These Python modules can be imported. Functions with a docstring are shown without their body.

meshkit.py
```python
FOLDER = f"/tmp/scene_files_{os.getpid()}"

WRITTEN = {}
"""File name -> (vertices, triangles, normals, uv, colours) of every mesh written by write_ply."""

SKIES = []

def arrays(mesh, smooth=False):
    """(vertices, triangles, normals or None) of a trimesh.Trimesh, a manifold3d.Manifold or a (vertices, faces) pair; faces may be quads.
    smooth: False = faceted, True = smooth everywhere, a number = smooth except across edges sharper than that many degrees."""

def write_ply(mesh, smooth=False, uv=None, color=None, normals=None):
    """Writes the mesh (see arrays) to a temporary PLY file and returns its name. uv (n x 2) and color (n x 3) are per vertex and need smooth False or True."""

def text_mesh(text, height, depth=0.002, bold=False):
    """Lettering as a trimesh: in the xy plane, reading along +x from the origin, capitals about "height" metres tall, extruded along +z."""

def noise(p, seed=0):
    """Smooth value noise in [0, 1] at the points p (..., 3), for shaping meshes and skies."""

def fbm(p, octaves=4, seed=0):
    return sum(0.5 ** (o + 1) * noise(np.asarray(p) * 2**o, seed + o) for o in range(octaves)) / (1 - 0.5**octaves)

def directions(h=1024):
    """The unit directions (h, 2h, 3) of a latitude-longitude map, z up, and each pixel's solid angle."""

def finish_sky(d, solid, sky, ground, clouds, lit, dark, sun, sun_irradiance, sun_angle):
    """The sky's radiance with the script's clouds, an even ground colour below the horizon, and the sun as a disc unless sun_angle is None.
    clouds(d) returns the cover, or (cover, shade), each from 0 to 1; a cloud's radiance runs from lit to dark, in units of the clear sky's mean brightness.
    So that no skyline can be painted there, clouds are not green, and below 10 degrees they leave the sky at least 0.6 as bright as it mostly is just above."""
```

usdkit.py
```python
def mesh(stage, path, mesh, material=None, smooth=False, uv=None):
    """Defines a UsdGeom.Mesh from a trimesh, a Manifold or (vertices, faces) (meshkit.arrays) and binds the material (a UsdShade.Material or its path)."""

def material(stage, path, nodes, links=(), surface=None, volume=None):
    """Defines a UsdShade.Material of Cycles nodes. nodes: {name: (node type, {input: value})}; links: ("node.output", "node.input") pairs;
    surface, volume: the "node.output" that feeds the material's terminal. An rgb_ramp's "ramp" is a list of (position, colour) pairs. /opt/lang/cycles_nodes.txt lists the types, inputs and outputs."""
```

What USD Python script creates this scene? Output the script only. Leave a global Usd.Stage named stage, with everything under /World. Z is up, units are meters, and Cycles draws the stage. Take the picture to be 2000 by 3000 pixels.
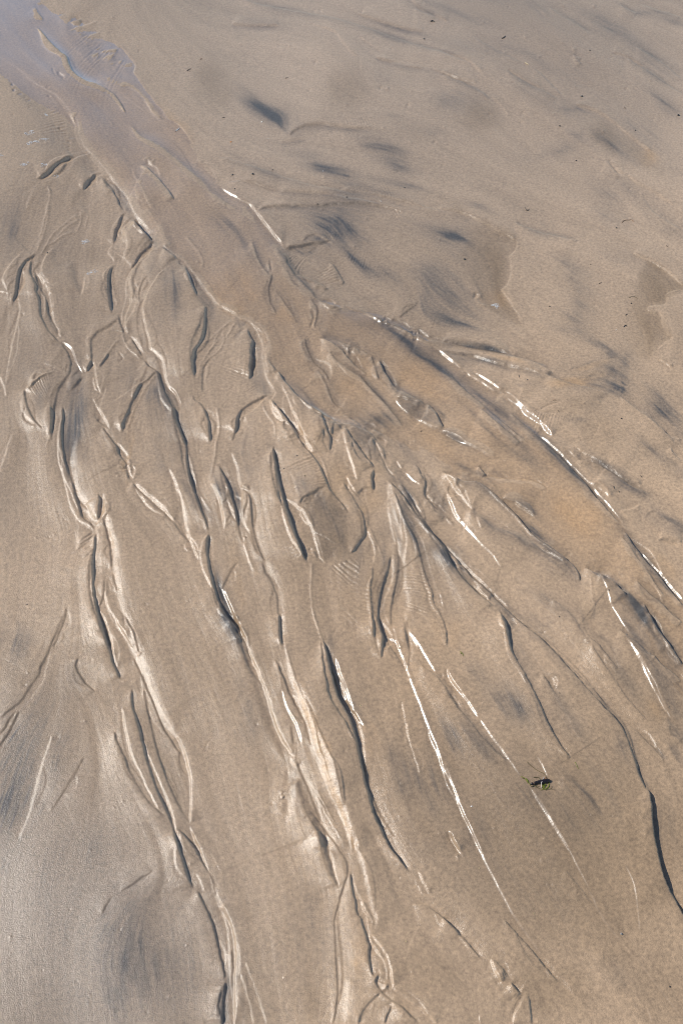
import math, random
import numpy as np
import trimesh
import usdkit
from scipy.ndimage import gaussian_filter, map_coordinates, zoom
from scipy.spatial import cKDTree
from scipy.interpolate import Akima1DInterpolator
import shapely
from pxr import Usd, UsdGeom, UsdLux, UsdShade, Gf, Sdf, Vt

stage = Usd.Stage.CreateInMemory()
UsdGeom.SetStageUpAxis(stage, UsdGeom.Tokens.z)
UsdGeom.SetStageMetersPerUnit(stage, 1.0)
UsdGeom.Xform.Define(stage, '/World')
UsdGeom.Scope.Define(stage, '/World/Looks')

# ---------------------------------------------------------------- camera, sky, sun
EYE, PITCH, FOCAL = 1.7, math.radians(52.0), 35.0
cam = UsdGeom.Camera.Define(stage, '/World/camera')
cam.AddTranslateOp().Set(Gf.Vec3d(0, 0, EYE))
cam.AddRotateXOp().Set(90.0 - math.degrees(PITCH))
cam.CreateFocalLengthAttr(FOCAL)
cam.CreateHorizontalApertureAttr(24.0)
cam.CreateVerticalApertureAttr(36.0)
cam.CreateClippingRangeAttr(Gf.Vec2f(0.05, 3000))
cam.CreateExposureAttr(0.38)

SUN_AZ, SUN_EL = math.radians(-78.0), math.radians(40.0)     # azimuth from straight ahead, to the left
sun_dir = Gf.Vec3d(math.sin(SUN_AZ) * math.cos(SUN_EL), math.cos(SUN_AZ) * math.cos(SUN_EL), math.sin(SUN_EL))
sky_mat = usdkit.material(stage, '/World/Looks/sky_look', {
    'sky': ('sky_texture', {'sky_type': 'single_scattering', 'sun_disc': False, 'sun_elevation': SUN_EL,
                            'sun_rotation': math.atan2(sun_dir[0], sun_dir[1]), 'aerosol_density': 0.3}),
    'bg': ('background_shader', {'strength': 0.105})},
    [('sky.color', 'bg.color')], surface='bg.background')
dome = UsdLux.DomeLight.Define(stage, '/World/sky')
UsdShade.MaterialBindingAPI.Apply(dome.GetPrim()).Bind(sky_mat)
dome.GetPrim().SetCustomDataByKey('kind', 'structure')
sun = UsdLux.DistantLight.Define(stage, '/World/sun')
sun.CreateNormalizeAttr(True)
sun.CreateIntensityAttr(1.15)
sun.CreateAngleAttr(0.5)
sun.CreateColorAttr(Gf.Vec3f(1.0, 0.95, 0.87))
sun.AddOrientOp().Set(Gf.Quatf(Gf.Rotation(Gf.Vec3d(0, 0, 1), sun_dir).GetQuat()))

# ---------------------------------------------------------------- plan coordinates of the beach
# The beach was surveyed as a plan whose units fan out with distance: (X, Y) -> a point of the ground plane.
FPX = FOCAL / 24.0 * 2000.0
SP, CP = math.sin(PITCH), math.cos(PITCH)

def ground(X, Y):
    """Plan (X, Y) -> ground x, y and the metres that one plan unit measures there."""
    v = -(np.asarray(Y, float) - 1500.0) / FPX
    u = (np.asarray(X, float) - 1000.0) / FPX
    t = EYE / (SP - v * CP)
    return u * t, (CP + v * SP) * t, t / FPX

Q = 1.8
CX0, CY0, CX1, CY1 = -420.0, -260.0, 2420.0, 3260.0
NX, NY = int((CX1 - CX0) / Q) // 4 * 4, int((CY1 - CY0) / Q) // 4 * 4
rng = np.random.default_rng(7)

TILES = {'a': (0, 0), 'b': (650, 0), 'c': (1300, 0), 'd': (0, 600), 'e': (650, 600), 'f': (1300, 600), 'g': (0, 1200), 'h': (650, 1200),
         'i': (1300, 1200), 'j': (0, 1800), 'k': (650, 1800), 'l': (1300, 1800), 'm': (0, 2300), 'n': (650, 2300), 'o': (1300, 2300)}

def px(tile, pts):
    """Survey sheets a..o are 700 units square and carry 1568 divisions each."""
    o = TILES[tile]
    p = np.array([[float(c) for c in q.split(',')] for q in pts.split()])
    return p / 2.24 + np.array(o, float)

FEAT = '''
# tile kind H e w flags | points.   D falls away from the sun, W rises away from it, G ridge, V groove; g = wet edge
a W 1.1 5 60 - | -40,340 0,380 60,415 130,460 190,520 250,560 300,590 350,610 400,660 450,720 510,800 520,880 560,970 640,1050 700,1120 760,1200 820,1270 870,1370 900,1420 960,1520 1000,1560
a D 6 4 30 - | 670,1150 700,1190 740,1240 770,1300 790,1340 818,1375
a D 6 4 30 - | 868,1418 900,1470 930,1510 990,1568
a D 3 7 25 - | 220,20 250,60 275,100 290,130
a D 4 7 25 - | 240,160 290,220 330,270 370,310 400,335 430,360 450,400 465,440 490,475 550,520 640,545 720,590 780,650 810,700 830,745
a W 4 5 40 g | 780,280 830,340 862,380 885,420 880,480 910,520 940,565 960,600 985,625 1020,680 1060,720 1100,780 1150,810 1185,835 1230,890 1275,950
a W 3 4 30 g | 230,0 260,50
a W 3 4 30 g | 1280,1060 1340,1080 1390,1110 1410,1150 1430,1195
a W 3 4 40 g | 1450,1230 1510,1270 1568,1300
a W 2.5 8 40 - | 620,545 710,550 780,580 840,590 880,625 920,680 970,730 1060,800
a D 3 9 40 - | 840,800 890,840 930,880 1030,930 1090,970 1140,1010 1230,1090 1320,1170 1400,1250 1500,1330 1568,1380
a D 4 6 50 - | 910,1080 975,1105 1010,1140 1040,1170 1075,1210 1100,1240 1130,1285 1150,1310
a W 2 5 50 - | 860,1080 880,1150 900,1200 950,1300 1000,1380
a V 4 6 50 - | 375,470 390,490 410,505 420,530
a V 3 4 50 - | 350,430 350,470 380,500
a V 4 5 50 - | 955,1050 975,1070 985,1085
a G 3 5 50 - | 935,1060 970,1040 1000,1060 1015,1030
a V 3 6 50 - | 625,715 640,740 650,730
a D 8 4 40 - | 240,1190 275,1175 300,1155 340,1120 380,1085 420,1060 450,1045 490,1032
a W 3 4 30 - | 255,1200 300,1180 380,1115 440,1070 500,1035 560,1010 600,1005
a D 8 4 40 - | 545,1250 555,1220 580,1180 610,1150 640,1125
a D 5 14 50 - | 470,1370 480,1340 510,1280 545,1230
a W 3 4 30 - | 560,1250 570,1220 610,1180 640,1150 700,1130
a V 3 3 30 - | 255,1195 265,1170 255,1160
a W 2 5 40 - | 165,1390 185,1330 220,1260 265,1205
a G 3 5 30 - | 255,1568 280,1490 305,1400 330,1300 310,1220
a W 2 5 40 - | 480,1390 520,1380 530,1420 510,1490 495,1520
a G 2.5 4 30 - | 525,1340 550,1370 575,1410 560,1460 550,1490
a G 2 4 30 - | 360,1568 400,1520 450,1470 500,1440 530,1420
a G 2 4 30 - | 700,760 720,790 745,830
a W 2 5 30 - | 450,740 470,770 490,810 500,790
a W 3 3 12 g | 450,915 475,908 500,908
a W 4 3 10 g | 522,237 560,227 600,215 660,197
a W 4 3 10 g | 510,215 538,210
a W 4 3 10 g | 540,262 580,255
a V 4 3 10 - | 570,295 610,287
a W 5 3 10 g | 582,353 610,342 660,330
a W 3 3 10 g | 585,318 640,305 740,270
a W 3 3 10 - | 630,390 690,365 760,338
a W 3 3 12 g | 705,412 760,395 850,370
a W 4 4 12 g | 785,425 830,410 875,395
a W 3 3 10 g | 380,95 410,92 432,84
a W 3 3 10 - | 455,140 490,128 540,115
a W 3 3 10 - | 440,190 520,165 640,125
a W 3 3 10 - | 650,330 700,318 780,310
a V 4 4 25 - | 5,482 30,486
a V 5 4 25 - | 30,505 60,505
a V 4 4 25 - | 55,535 85,533
a V 4 4 25 - | 70,560 98,565
a V 4 4 25 - | 80,600 105,603
a V 3 4 25 - | 110,622 150,622
a V 3 4 25 - | 130,655 180,645
a V 3 4 25 - | 165,672 210,665
a V 4 3 25 - | 310,630 335,632
a V 4 3 25 - | 322,650 355,655
a V 3 3 25 - | 335,680 370,685
a V 3 3 25 - | 385,848 405,852
a V 2 3 25 - | 345,830 375,828
a V 2 3 25 - | 440,935 470,935
a V 2 3 25 - | 440,965 470,962
a V 2 3 25 - | 440,995 470,992
# sheet b
b D 2.5 6 40 - | 100,-30 180,0 230,18 270,30 350,45 420,60 560,90 700,120 820,155 960,195 1080,235 1200,275 1320,315 1450,350 1568,395 1640,430
b W 2 4 40 - | 560,160 620,182 680,200 720,215 755,240 775,270 790,300 815,330 840,360 870,385 900,400
b W 1.5 4 60 - | 900,400 910,450 905,500
b D 3.5 5 40 - | 1000,390 1040,402 1080,410 1200,435 1350,455 1450,475 1500,495 1568,525
b W 3 3 25 - | 1100,415 1200,432 1350,452 1450,468 1500,485 1568,515
b W 1.5 4 40 - | 880,245 930,275 980,310 1030,345 1080,365
b D 1.5 5 40 - | 880,100 1000,135 1150,180 1330,215
b W 2 4 40 - | 1230,-20 1250,20 1300,60 1350,90 1400,110 1480,150
b D 2.5 5 30 - | 1260,60 1340,95 1410,118
b D 2.5 6 40 - | 440,900 480,860 560,828 620,822 680,826 720,835 780,838 840,850 920,852 1000,850
b D 1.5 8 50 - | 380,940 460,930 560,915
b W 5 4 30 g | 640,1280 690,1284 740,1285 780,1291 820,1300 880,1305 960,1320 1050,1345
b D 2 5 40 - | 380,1260 500,1262 600,1270 720,1285 800,1300
b W 2.5 5 50 - | -20,1035 60,1050 150,1080 300,1130 400,1165 480,1190 620,1230 760,1250 900,1265 1050,1278 1200,1310 1270,1335 1340,1355 1500,1380 1568,1395
b D 3 5 30 - | 780,1245 900,1265 1050,1285 1200,1318 1340,1362
b W 5 4 30 g | 130,1185 170,1192 220,1203 260,1220 300,1235 340,1250 370,1257
b W 3 3 25 g | 40,1190 90,1190 130,1187
b W 6 6 50 g | -30,1215 0,1230 40,1258 80,1280 120,1310 170,1330 200,1360 222,1395
b W 6 6 50 - | 215,1390 250,1420 280,1460 305,1500 330,1530 370,1568 400,1600
b D 3 4 30 - | 235,1392 250,1378 280,1365 330,1358 380,1355 470,1352 560,1347 700,1340 900,1335 1050,1350 1200,1390
b D 2 4 30 - | 780,1570 765,1500 762,1440 765,1400
b W 1.5 4 40 - | 900,1570 960,1600
b D 1.5 5 40 - | 60,150 200,160 380,170
# sheet c
c W 2.5 5 40 - | -30,335 0,345 60,365 130,390 170,412 200,440 250,480
c W 3 4 30 - | -20,475 60,498 130,522 180,535 220,555
c D 3 5 30 - | -20,490 60,510 120,530 170,555 240,590 300,640
c W 1.5 5 40 - | 300,620 350,660 380,690 405,725 408,760
c D 2.5 4 30 - | 180,240 220,260 260,290 310,315 370,342 420,365 460,385 520,400
c D 1.5 5 30 - | 580,440 620,465 660,500 700,540 740,580 775,615
c D 3 5 40 - | 400,460 450,488 500,515 560,550 600,572 640,590 690,612 725,630 745,645
c W 2 4 30 - | 420,445 500,500 580,545 640,575
c W 4 4 50 - | 860,672 900,685 980,710 1030,732 1060,750 1100,780 1140,810 1180,845 1220,875 1260,908 1300,940 1360,985
c D 3 5 40 - | 1055,1040 1090,1070 1115,1105 1140,1130 1170,1145
c W 3 6 40 - | 1080,1045 1120,1090 1150,1115 1190,1130
c W 3 6 50 - | 1200,1140 1270,1190 1360,1240 1400,1265 1450,1300 1480,1320 1510,1350
c D 3 5 50 - | 1200,365 1260,400 1310,428 1350,450 1430,500 1500,550 1568,592 1640,640
c W 2 4 30 - | 1100,340 1200,360 1260,392 1310,420
c D 1.5 6 50 - | 1260,290 1340,330 1400,360 1500,430 1568,490
c W 1.5 6 50 - | 540,-20 580,20 610,50 650,100 680,130
c D 1.5 6 50 - | 690,50 780,110 850,150 910,190 970,220
c W 4 4 60 - | -40,1365 0,1370 50,1378 90,1385 140,1398 180,1415 230,1440 270,1460 310,1482 360,1510 410,1535 470,1570
c D 3 5 40 - | 460,1450 500,1468 560,1490 650,1520 720,1535 780,1548 880,1570
c D 4 4 25 - | 840,362 870,375 905,385
c D 4 4 25 - | 855,380 880,400 908,418
c D 3 5 40 - | 1150,20 1200,45 1280,72
c D 3 5 40 - | 1280,10 1330,20 1400,40 1470,55 1568,85
c D 1.5 6 50 - | 1300,1240 1320,1300 1400,1400 1500,1460 1568,1500
c D 1 6 50 - | 620,1440 660,1470 690,1495
c D 1 8 60 - | 950,130 1040,180 1140,210
# sheet d
d D 10 4 40 - | 75,670 90,630 105,600 110,540 115,500 120,470 130,435 142,410 160,385 180,365 215,340 240,305
d W 3.5 5 40 - | 58,680 60,640 55,600 50,570 35,535 20,505 25,470 40,445 60,420 85,380 110,350 140,310
d D 7 4 40 - | 215,345 205,375 200,410 200,445 210,475 225,505 235,530 240,580 255,620 262,650 265,690 268,740 285,775 300,805 320,838 345,866 390,908
d G 3.5 6 30 - | 250,305 262,260 280,220 290,180 300,150 315,100 320,50 330,-10
d W 5 5 50 - | 345,270 330,290 305,320 290,350 275,385 265,420 260,450 270,480 290,515 310,550 320,590 330,640 338,690 350,740 362,785 380,830 400,888
d G 3 4 25 - | 275,300 300,270 350,240 400,205 450,180 500,170
d G 2.5 4 25 - | 260,340 300,270 340,200 400,140 460,90 520,45
d D 3.5 4 30 - | 225,440 240,490 260,540 280,580 300,620 312,670 320,720 345,770 370,820 390,862
d W 6 4 40 g | 388,905 410,912 430,920 450,932 470,950 482,975 490,1000 500,1030 515,1060 532,1090 552,1122
d D 4 4 30 - | 398,910 415,930 430,950 448,980 460,1010 468,1035 468,1060 462,1110 440,1150
d W 4 5 50 - | 118,590 122,630 130,680 125,730 115,780 105,820 92,870 80,915 75,960 65,1000 58,1040 50,1080 45,1120 45,1190
d W 2.5 7 60 - | -10,1120 10,1155 25,1190 35,1230 42,1270
d D 3 8 60 - | 0,880 10,840 20,800 30,750 42,700 50,640
d D 8 4 40 - | 742,255 748,215 752,180 762,145 775,115 788,85 805,55 832,38
d G 3 4 25 - | 740,250 755,215 775,170 795,120 830,85 860,70
d W 4 4 30 - | 740,250 718,270 708,290 715,312 730,330 742,350 745,372
d D 12 4 45 - | 748,372 738,395 728,415 718,440 713,465 710,500 711,530 712,560 716,595 720,630 726,670 735,710
d G 4 5 30 - | 775,650 762,610 752,575 742,530 735,490 735,450 745,405
d G 3 4 20 - | 790,640 770,590 775,560
d W 4 5 40 - | 862,78 835,105 815,130 805,150 810,175 820,205 828,235 830,270 820,305 805,345 792,375
d D 9 4 30 - | 868,82 890,108 910,132 935,162 960,192 985,218 1012,242
d D 6 4 40 - | 1015,243 990,262 970,277 945,297 920,320 900,348 885,380 850,420
d W 7 6 45 - | 1062,265 1040,278 1000,295 970,310 940,332 910,358 890,385 875,412 865,440 855,470 850,505 852,535 860,568 860,605 850,645 838,685 825,720 818,750 815,785 825,815 850,852
d W 5 5 30 - | 848,850 870,875 890,902 915,940 940,988
d D 8 4 30 - | 862,868 880,905 900,940 918,970 942,1002
d G 4 4 25 - | 802,820 805,850 812,880 825,910 845,940 870,970 905,1000 945,1030
d D 5 4 30 - | 778,700 780,735 785,760 795,790 808,820 800,850
d D 6 4 45 - | 985,465 965,480 945,500 930,530 918,562 914,600 918,630 926,660
d G 2.5 5 25 - | 940,650 960,600 1000,540 1040,480 1080,440
d W 5 5 60 - | 1085,430 1050,465 1020,510 990,555 965,600 948,645 940,690 944,735 950,780 962,825 975,870 982,910 988,945 1010,970 1035,990 1055,1015 1070,1040 1080,1075 1085,1110 1092,1150 1105,1190 1125,1215 1150,1240 1165,1270 1195,1320
d D 9 5 40 - | 1212,398 1228,440 1242,475 1255,512 1270,552 1285,590 1308,625
d D 10 5 60 - | 1335,665 1352,690 1350,730 1345,780 1345,820 1338,862 1325,898 1308,930 1290,960 1275,990 1268,1020 1266,1050 1270,1085 1275,1120 1280,1160
d W 1.2 6 60 - | 1060,275 1095,295 1130,318 1165,345 1200,372 1230,405 1255,432 1280,460 1300,490 1325,530 1350,568 1385,610 1425,662 1500,700 1568,745
d D 5 4 25 - | 1065,285 1100,310 1135,335 1170,365
d V 5 5 25 - | 1180,370 1195,395 1205,380
d G 3 7 50 - | 1215,200 1250,245 1290,292 1315,340 1330,380 1335,430
d D 4 4 35 - | 1405,985 1370,1030 1345,1065 1332,1100 1328,1150 1330,1200 1338,1250
d D 4 4 35 - | 1270,1250 1285,1300 1310,1312 1330,1330 1350,1375 1365,1420 1375,1470 1380,1568
d G 3 5 25 - | 1280,975 1330,930 1380,890 1420,855 1460,820 1500,790 1530,775
d G 3 4 25 - | 1320,1065 1380,1020 1430,980 1458,940 1470,900 1468,865 1472,830
d G 3 4 25 - | 1300,1170 1305,1120 1325,1060 1365,990 1410,930 1440,885
d G 3 4 20 - | 1360,1000 1400,930 1420,880 1450,850
d G 3 4 20 - | 1480,890 1510,850 1530,810 1568,780
d D 7 4 50 - | 940,1020 962,1045 980,1070 1010,1090 1040,1112 1045,1140 1052,1172 1070,1215 1090,1262 1110,1300 1130,1340 1145,1375 1152,1410 1165,1450 1180,1490 1195,1525 1210,1560 1218,1590
d W 4 4 40 g | 1105,1195 1135,1225 1155,1248 1170,1275 1185,1330
d D 5 4 40 - | 1040,1112 1000,1140 960,1170 932,1195 910,1222 892,1260 870,1310 850,1360 830,1410 812,1455 800,1500
d G 3 5 25 - | 1030,1125 980,1190 930,1270 890,1340 860,1430 830,1500
d D 3 4 30 - | 978,1060 960,1105 940,1150 920,1200 900,1250 880,1310
d D 8 4 40 - | 568,1112 582,1080 598,1050 606,1020
d D 4 6 40 - | 606,1040 604,1000 600,950 600,900 615,870 640,840 680,812 720,790 780,740
d V 5 4 20 - | 590,1040 605,1050 612,1058
d W 5 6 40 - | 620,1030 622,1075 630,1120 635,1160 642,1200 655,1225 662,1260
d W 4 5 30 - | 608,1270 622,1305 640,1340 665,1380 690,1420 705,1450 725,1490
d G 3 5 25 - | 635,1090 660,1055 690,1010 725,955 780,880
d D 3 3 25 - | 650,1080 690,1020 720,970
d D 6 6 40 - | 550,1130 525,1160 500,1190 480,1215 465,1245
d D 6 5 50 - | 460,1110 430,1160 410,1190 390,1222 375,1270 365,1320 355,1370 350,1420 345,1490 342,1568
d D 3 4 30 - | 165,1215 170,1270 182,1325 200,1372 220,1412 250,1450 285,1485
d W 4 4 30 - | 160,1235 200,1190 240,1160 290,1130 350,1108
d G 3 4 20 - | 180,1240 230,1180 290,1145 370,1100
d G 3 4 20 - | 205,1250 250,1190 310,1150
d D 3 4 20 - | 200,1220 260,1165 340,1110
d D 5 10 60 - | 475,350 480,400 490,460 505,500 520,540 524,600
d W 4 5 40 - | 560,430 555,480 545,540 528,600
d D 2 5 30 - | 500,180 520,140 535,90 530,30
d V 2.5 3 20 - | 770,970 790,990 805,1010 795,1025 775,1022
d G 2 4 20 - | 0,620 20,600 60,560
d W 2 5 40 - | 690,1420 660,1340 680,1280 700,1200
# sheet e
e W 7 7 55 g | 170,-20 190,0 220,40 250,80 280,115 310,150 340,190 370,232 392,262 412,292
e D 3 4 35 - | 345,280 360,290 385,315 410,340 425,365 430,392 450,425 470,452 500,490 530,522 560,552 590,582 612,610 632,632
e D 4 7 45 - | 632,630 665,648 700,660 750,672 800,682
e W 5 4 25 g | 800,658 835,680 870,696 905,702 940,711
e W 7 4 22 g | 940,722 970,738 1000,752 1030,765 1060,780 1095,792 1130,805 1175,828 1220,855 1260,874 1300,892 1340,906 1380,922 1415,944 1450,970 1480,992 1510,1012 1568,1052
e D 4.5 5 22 - | 925,705 965,712 1000,728 1035,740 1060,758 1080,755 1105,780 1150,788 1180,802 1205,825 1235,838 1255,855 1280,850 1310,868 1340,888 1380,885 1440,892 1500,890 1568,905
e D 3 4 30 - | 480,470 520,470 560,480 600,495 640,512 670,530 705,552
e W 5 3 20 g | 500,480 540,498 580,512 610,520 640,530
e D 5 4 30 - | 700,362 722,375 740,392 755,415 770,440 785,465 798,490 792,508 772,518
e V 5 5 50 - | 318,365 322,400 325,430 332,455
e G 4 6 50 - | 300,385 310,410 320,450
e D 3 4 40 - | 330,455 325,500 312,550 310,590 315,630 325,665 345,705 370,740
e V 3 4 40 - | 325,490 335,540 345,580
e D 2.5 4 40 - | 190,240 205,265 222,310 240,365 265,410 295,450 325,485
e D 4 6 40 - | 575,610 600,650 622,682 628,715 620,755 612,790 615,830
e V 5 5 30 - | 600,690 602,750 590,790 578,830
e V 6 6 30 - | 580,845 595,855 605,868
e D 3 4 40 - | 545,870 550,910 560,950 578,990 600,1035 630,1070 665,1095 690,1130 700,1165
e V 3 4 40 - | 640,880 648,920 645,960 638,1005
e D 3 4 40 - | 640,880 680,900 720,920 755,945 790,970 812,1000 840,1030 870,1060 905,1085 960,1125
e D 2.5 4 40 - | 650,880 720,895 800,920 860,945 920,970 980,1000
e D 3.5 5 40 - | 975,985 990,1030 1002,1070 1015,1110 1030,1165
e D 2 4 40 - | 820,940 850,990 870,950 910,1000
e D 5 5 50 - | 1030,1020 1045,1055 1060,1090 1085,1130 1115,1180 1160,1215 1210,1245 1260,1275 1310,1302 1345,1318
e D 7 6 50 - | 1330,1312 1365,1328 1390,1352 1410,1390 1425,1420 1440,1450 1460,1482
e W 5 3 25 g | 1130,1278 1150,1308 1175,1338 1210,1365 1235,1385
e W 7 4 30 g | 1235,1385 1275,1408 1320,1432 1370,1460 1420,1482 1470,1508 1520,1535 1600,1580
e D 3 4 30 - | 1140,1274 1180,1280 1220,1290 1275,1302 1330,1315
e D 12 5 40 - | 165,815 175,832 180,860 195,885 202,910 196,940 193,975 195,1010 193,1050 188,1090 190,1120 182,1150 180,1172
e W 5 6 50 - | 170,815 145,845 120,875 95,905 60,950
e D 7 6 60 - | 365,1105 390,1140 418,1180 448,1218 480,1258 520,1295 560,1328 605,1362 650,1390 705,1418 760,1442 810,1460
e W 3 6 40 - | 190,785 220,825 245,870 262,910 270,950 265,1000 272,1050 280,1090 290,1130 305,1175 330,1215 352,1255
e W 1.1 5 60 - | -10,680 60,720 110,755 160,770 210,810
e D 7 4 40 - | 85,1530 98,1480 98,1440 108,1410 120,1382 145,1355 180,1330 220,1310 260,1290 310,1280
e W 3 5 40 - | 330,1270 350,1255 330,1300 270,1330
e D 7 4 45 - | 320,1298 345,1335 370,1370 400,1405 430,1440 465,1485 500,1530 530,1568
e W 5 5 45 - | 372,1150 392,1195 410,1240 430,1290 450,1340 470,1390 490,1440 510,1485 540,1550
e G 3 4 25 - | 268,1330 282,1365 300,1400 325,1432 345,1468 350,1510 352,1568
e G 3 4 25 - | 275,1330 300,1390 320,1410 345,1440
e G 3 5 25 - | 290,1010 330,1080 350,1130 380,1180 420,1260
e D 4 4 30 - | 280,1010 310,1050 345,1090 370,1115
e D 3 6 50 - | 820,1395 870,1420 920,1440 960,1462 1000,1480 1060,1510
e V 2 4 50 - | 1380,1260 1440,1268 1500,1290 1540,1315
e D 2 7 60 - | 700,980 780,1060 850,1110 920,1150 1000,1240 1060,1300 1120,1370 1200,1470
e D 2 5 60 - | 620,1080 680,1180 720,1280 800,1350
e D 2 5 50 - | 350,560 400,640 460,720 500,800
e D 3 3 25 - | 1155,745 1200,705 1240,675 1270,650 1280,610
e D 3 4 25 - | 410,285 470,272 520,262 580,248 640,240 720,228
# sheet f
f W 1.8 4 40 - | 470,222 478,250 470,290 440,318 430,330 440,360 442,400 440,440 430,482 408,520 383,552 410,590 440,632 465,672 490,710 505,760 522,805
f V 9 9 30 - | 220,565 210,590 205,612
f G 4 6 30 - | 230,560 238,590 215,612 230,635 290,655
f D 6 5 25 - | -30,888 40,890 90,895 130,898 170,908 210,915 270,928 330,940 390,958 440,978
f W 6 6 30 g | 200,938 270,945 330,958 390,975 440,990 500,1002 560,1015 620,1032 690,1055
f D 4 5 40 - | 440,985 500,1010 560,1022 620,1045 680,1080 720,1108
f D 3 4 30 - | 0,950 60,965 100,970 180,975 240,995 300,1020 350,1038 400,1050 460,1066 520,1080 590,1100 650,1115
f D 4 4 30 - | 650,1115 700,1132 740,1150 800,1170 860,1186 910,1198 960,1210 1020,1225 1090,1248
f W 8 6 30 g | -40,950 0,978 30,1002 60,1028 100,1055 135,1080
f W 12 9 26 g | 120,1072 150,1092 175,1118 200,1130 240,1155 280,1182 325,1210 370,1228 400,1252
f W 12 9 26 g | 380,1240 430,1278 460,1298 490,1318 515,1345 540,1372 570,1392 600,1412 620,1432 645,1455 668,1485 690,1515 718,1550
f W 7 5 20 g | 200,1095 235,1115 280,1145 325,1175 365,1205 400,1218 430,1240 460,1265 490,1300 520,1330 552,1358 580,1382 605,1402
f V 5 5 20 - | 180,1085 260,1140 320,1178 360,1208
f D 2.5 4 40 - | -10,1062 50,1120 100,1180 150,1230 200,1272 265,1330 330,1388 395,1450 460,1510 530,1575
f D 2 4 40 - | 1150,1260 1200,1292 1250,1330 1310,1375 1370,1422 1420,1460 1470,1500 1568,1530
f W 3 5 60 - | 1230,318 1290,338 1350,365 1400,392 1450,420 1480,440 1510,465 1540,495 1575,530
f W 1.8 4 40 - | 1560,550 1528,556 1490,568 1458,585 1462,612 1460,640 1430,658 1400,660 1365,664 1340,675 1345,700 1375,712 1408,716 1428,740 1435,780 1452,815 1468,845 1495,872 1450,900 1400,950
f W 3 4 60 - | 1390,1000 1420,1020 1460,1045 1505,1075
f G 2 5 25 - | 1345,700 1338,680 1360,660 1400,652 1455,632
# sheet g
g D 7 5 50 - | 412,-20 420,60 412,130 412,200 415,250 422,300 430,340 442,390 458,440 475,485 490,530 502,575 515,622 528,665 542,702 565,728 590,747 610,768 628,790
g W 7 9 50 - | 505,190 490,240 482,290 480,340 482,390 490,440 498,490 508,540 530,582 560,620 585,660 612,705 635,755
g D 7 5 25 - | 640,558 655,578 662,605 660,640 655,680 650,712 645,745
g W 5 5 25 - | 678,555 684,600 680,640 672,672 658,705 645,742 632,775
g D 4 4 25 - | 675,715 688,758 700,800 712,850 724,900 728,950 732,1000 738,1060
g W 8 12 70 - | 690,640 698,700 710,765 722,812 735,862 744,910 750,960 758,1020 766,1080 774,1140 782,1205 795,1270 812,1330 832,1382 852,1432 872,1482 892,1530 915,1580
g D 10 5 50 - | 630,800 628,850 624,900 618,950 614,1000 612,1050 612,1100 614,1150 618,1200 626,1255 638,1312 650,1360 662,1402 676,1448 692,1492 704,1530 716,1575
g W 4 5 30 - | 645,1310 668,1350 692,1392 708,1420
g W 4 5 30 - | 690,1180 692,1235 702,1282 730,1330 762,1382 790,1430 820,1480 850,1530 875,1575
g D 3 4 30 - | 692,1080 688,1140 685,1200 668,1255 648,1300
g D 3 4 25 - | 740,1065 748,1110 760,1160 772,1205
g D 5 4 40 - | 675,125 695,158 718,190 738,215 752,235 770,262 782,298 800,330 818,352 832,370 830,395 838,420 845,448 862,480
g W 4 4 25 - | 828,310 838,345 845,382 860,425 882,472
g W 5 12 50 - | 668,20 678,85 690,150 700,200 708,250 712,295 715,335
g D 4 4 40 - | 865,0 850,48 832,95 815,135 800,172
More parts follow.
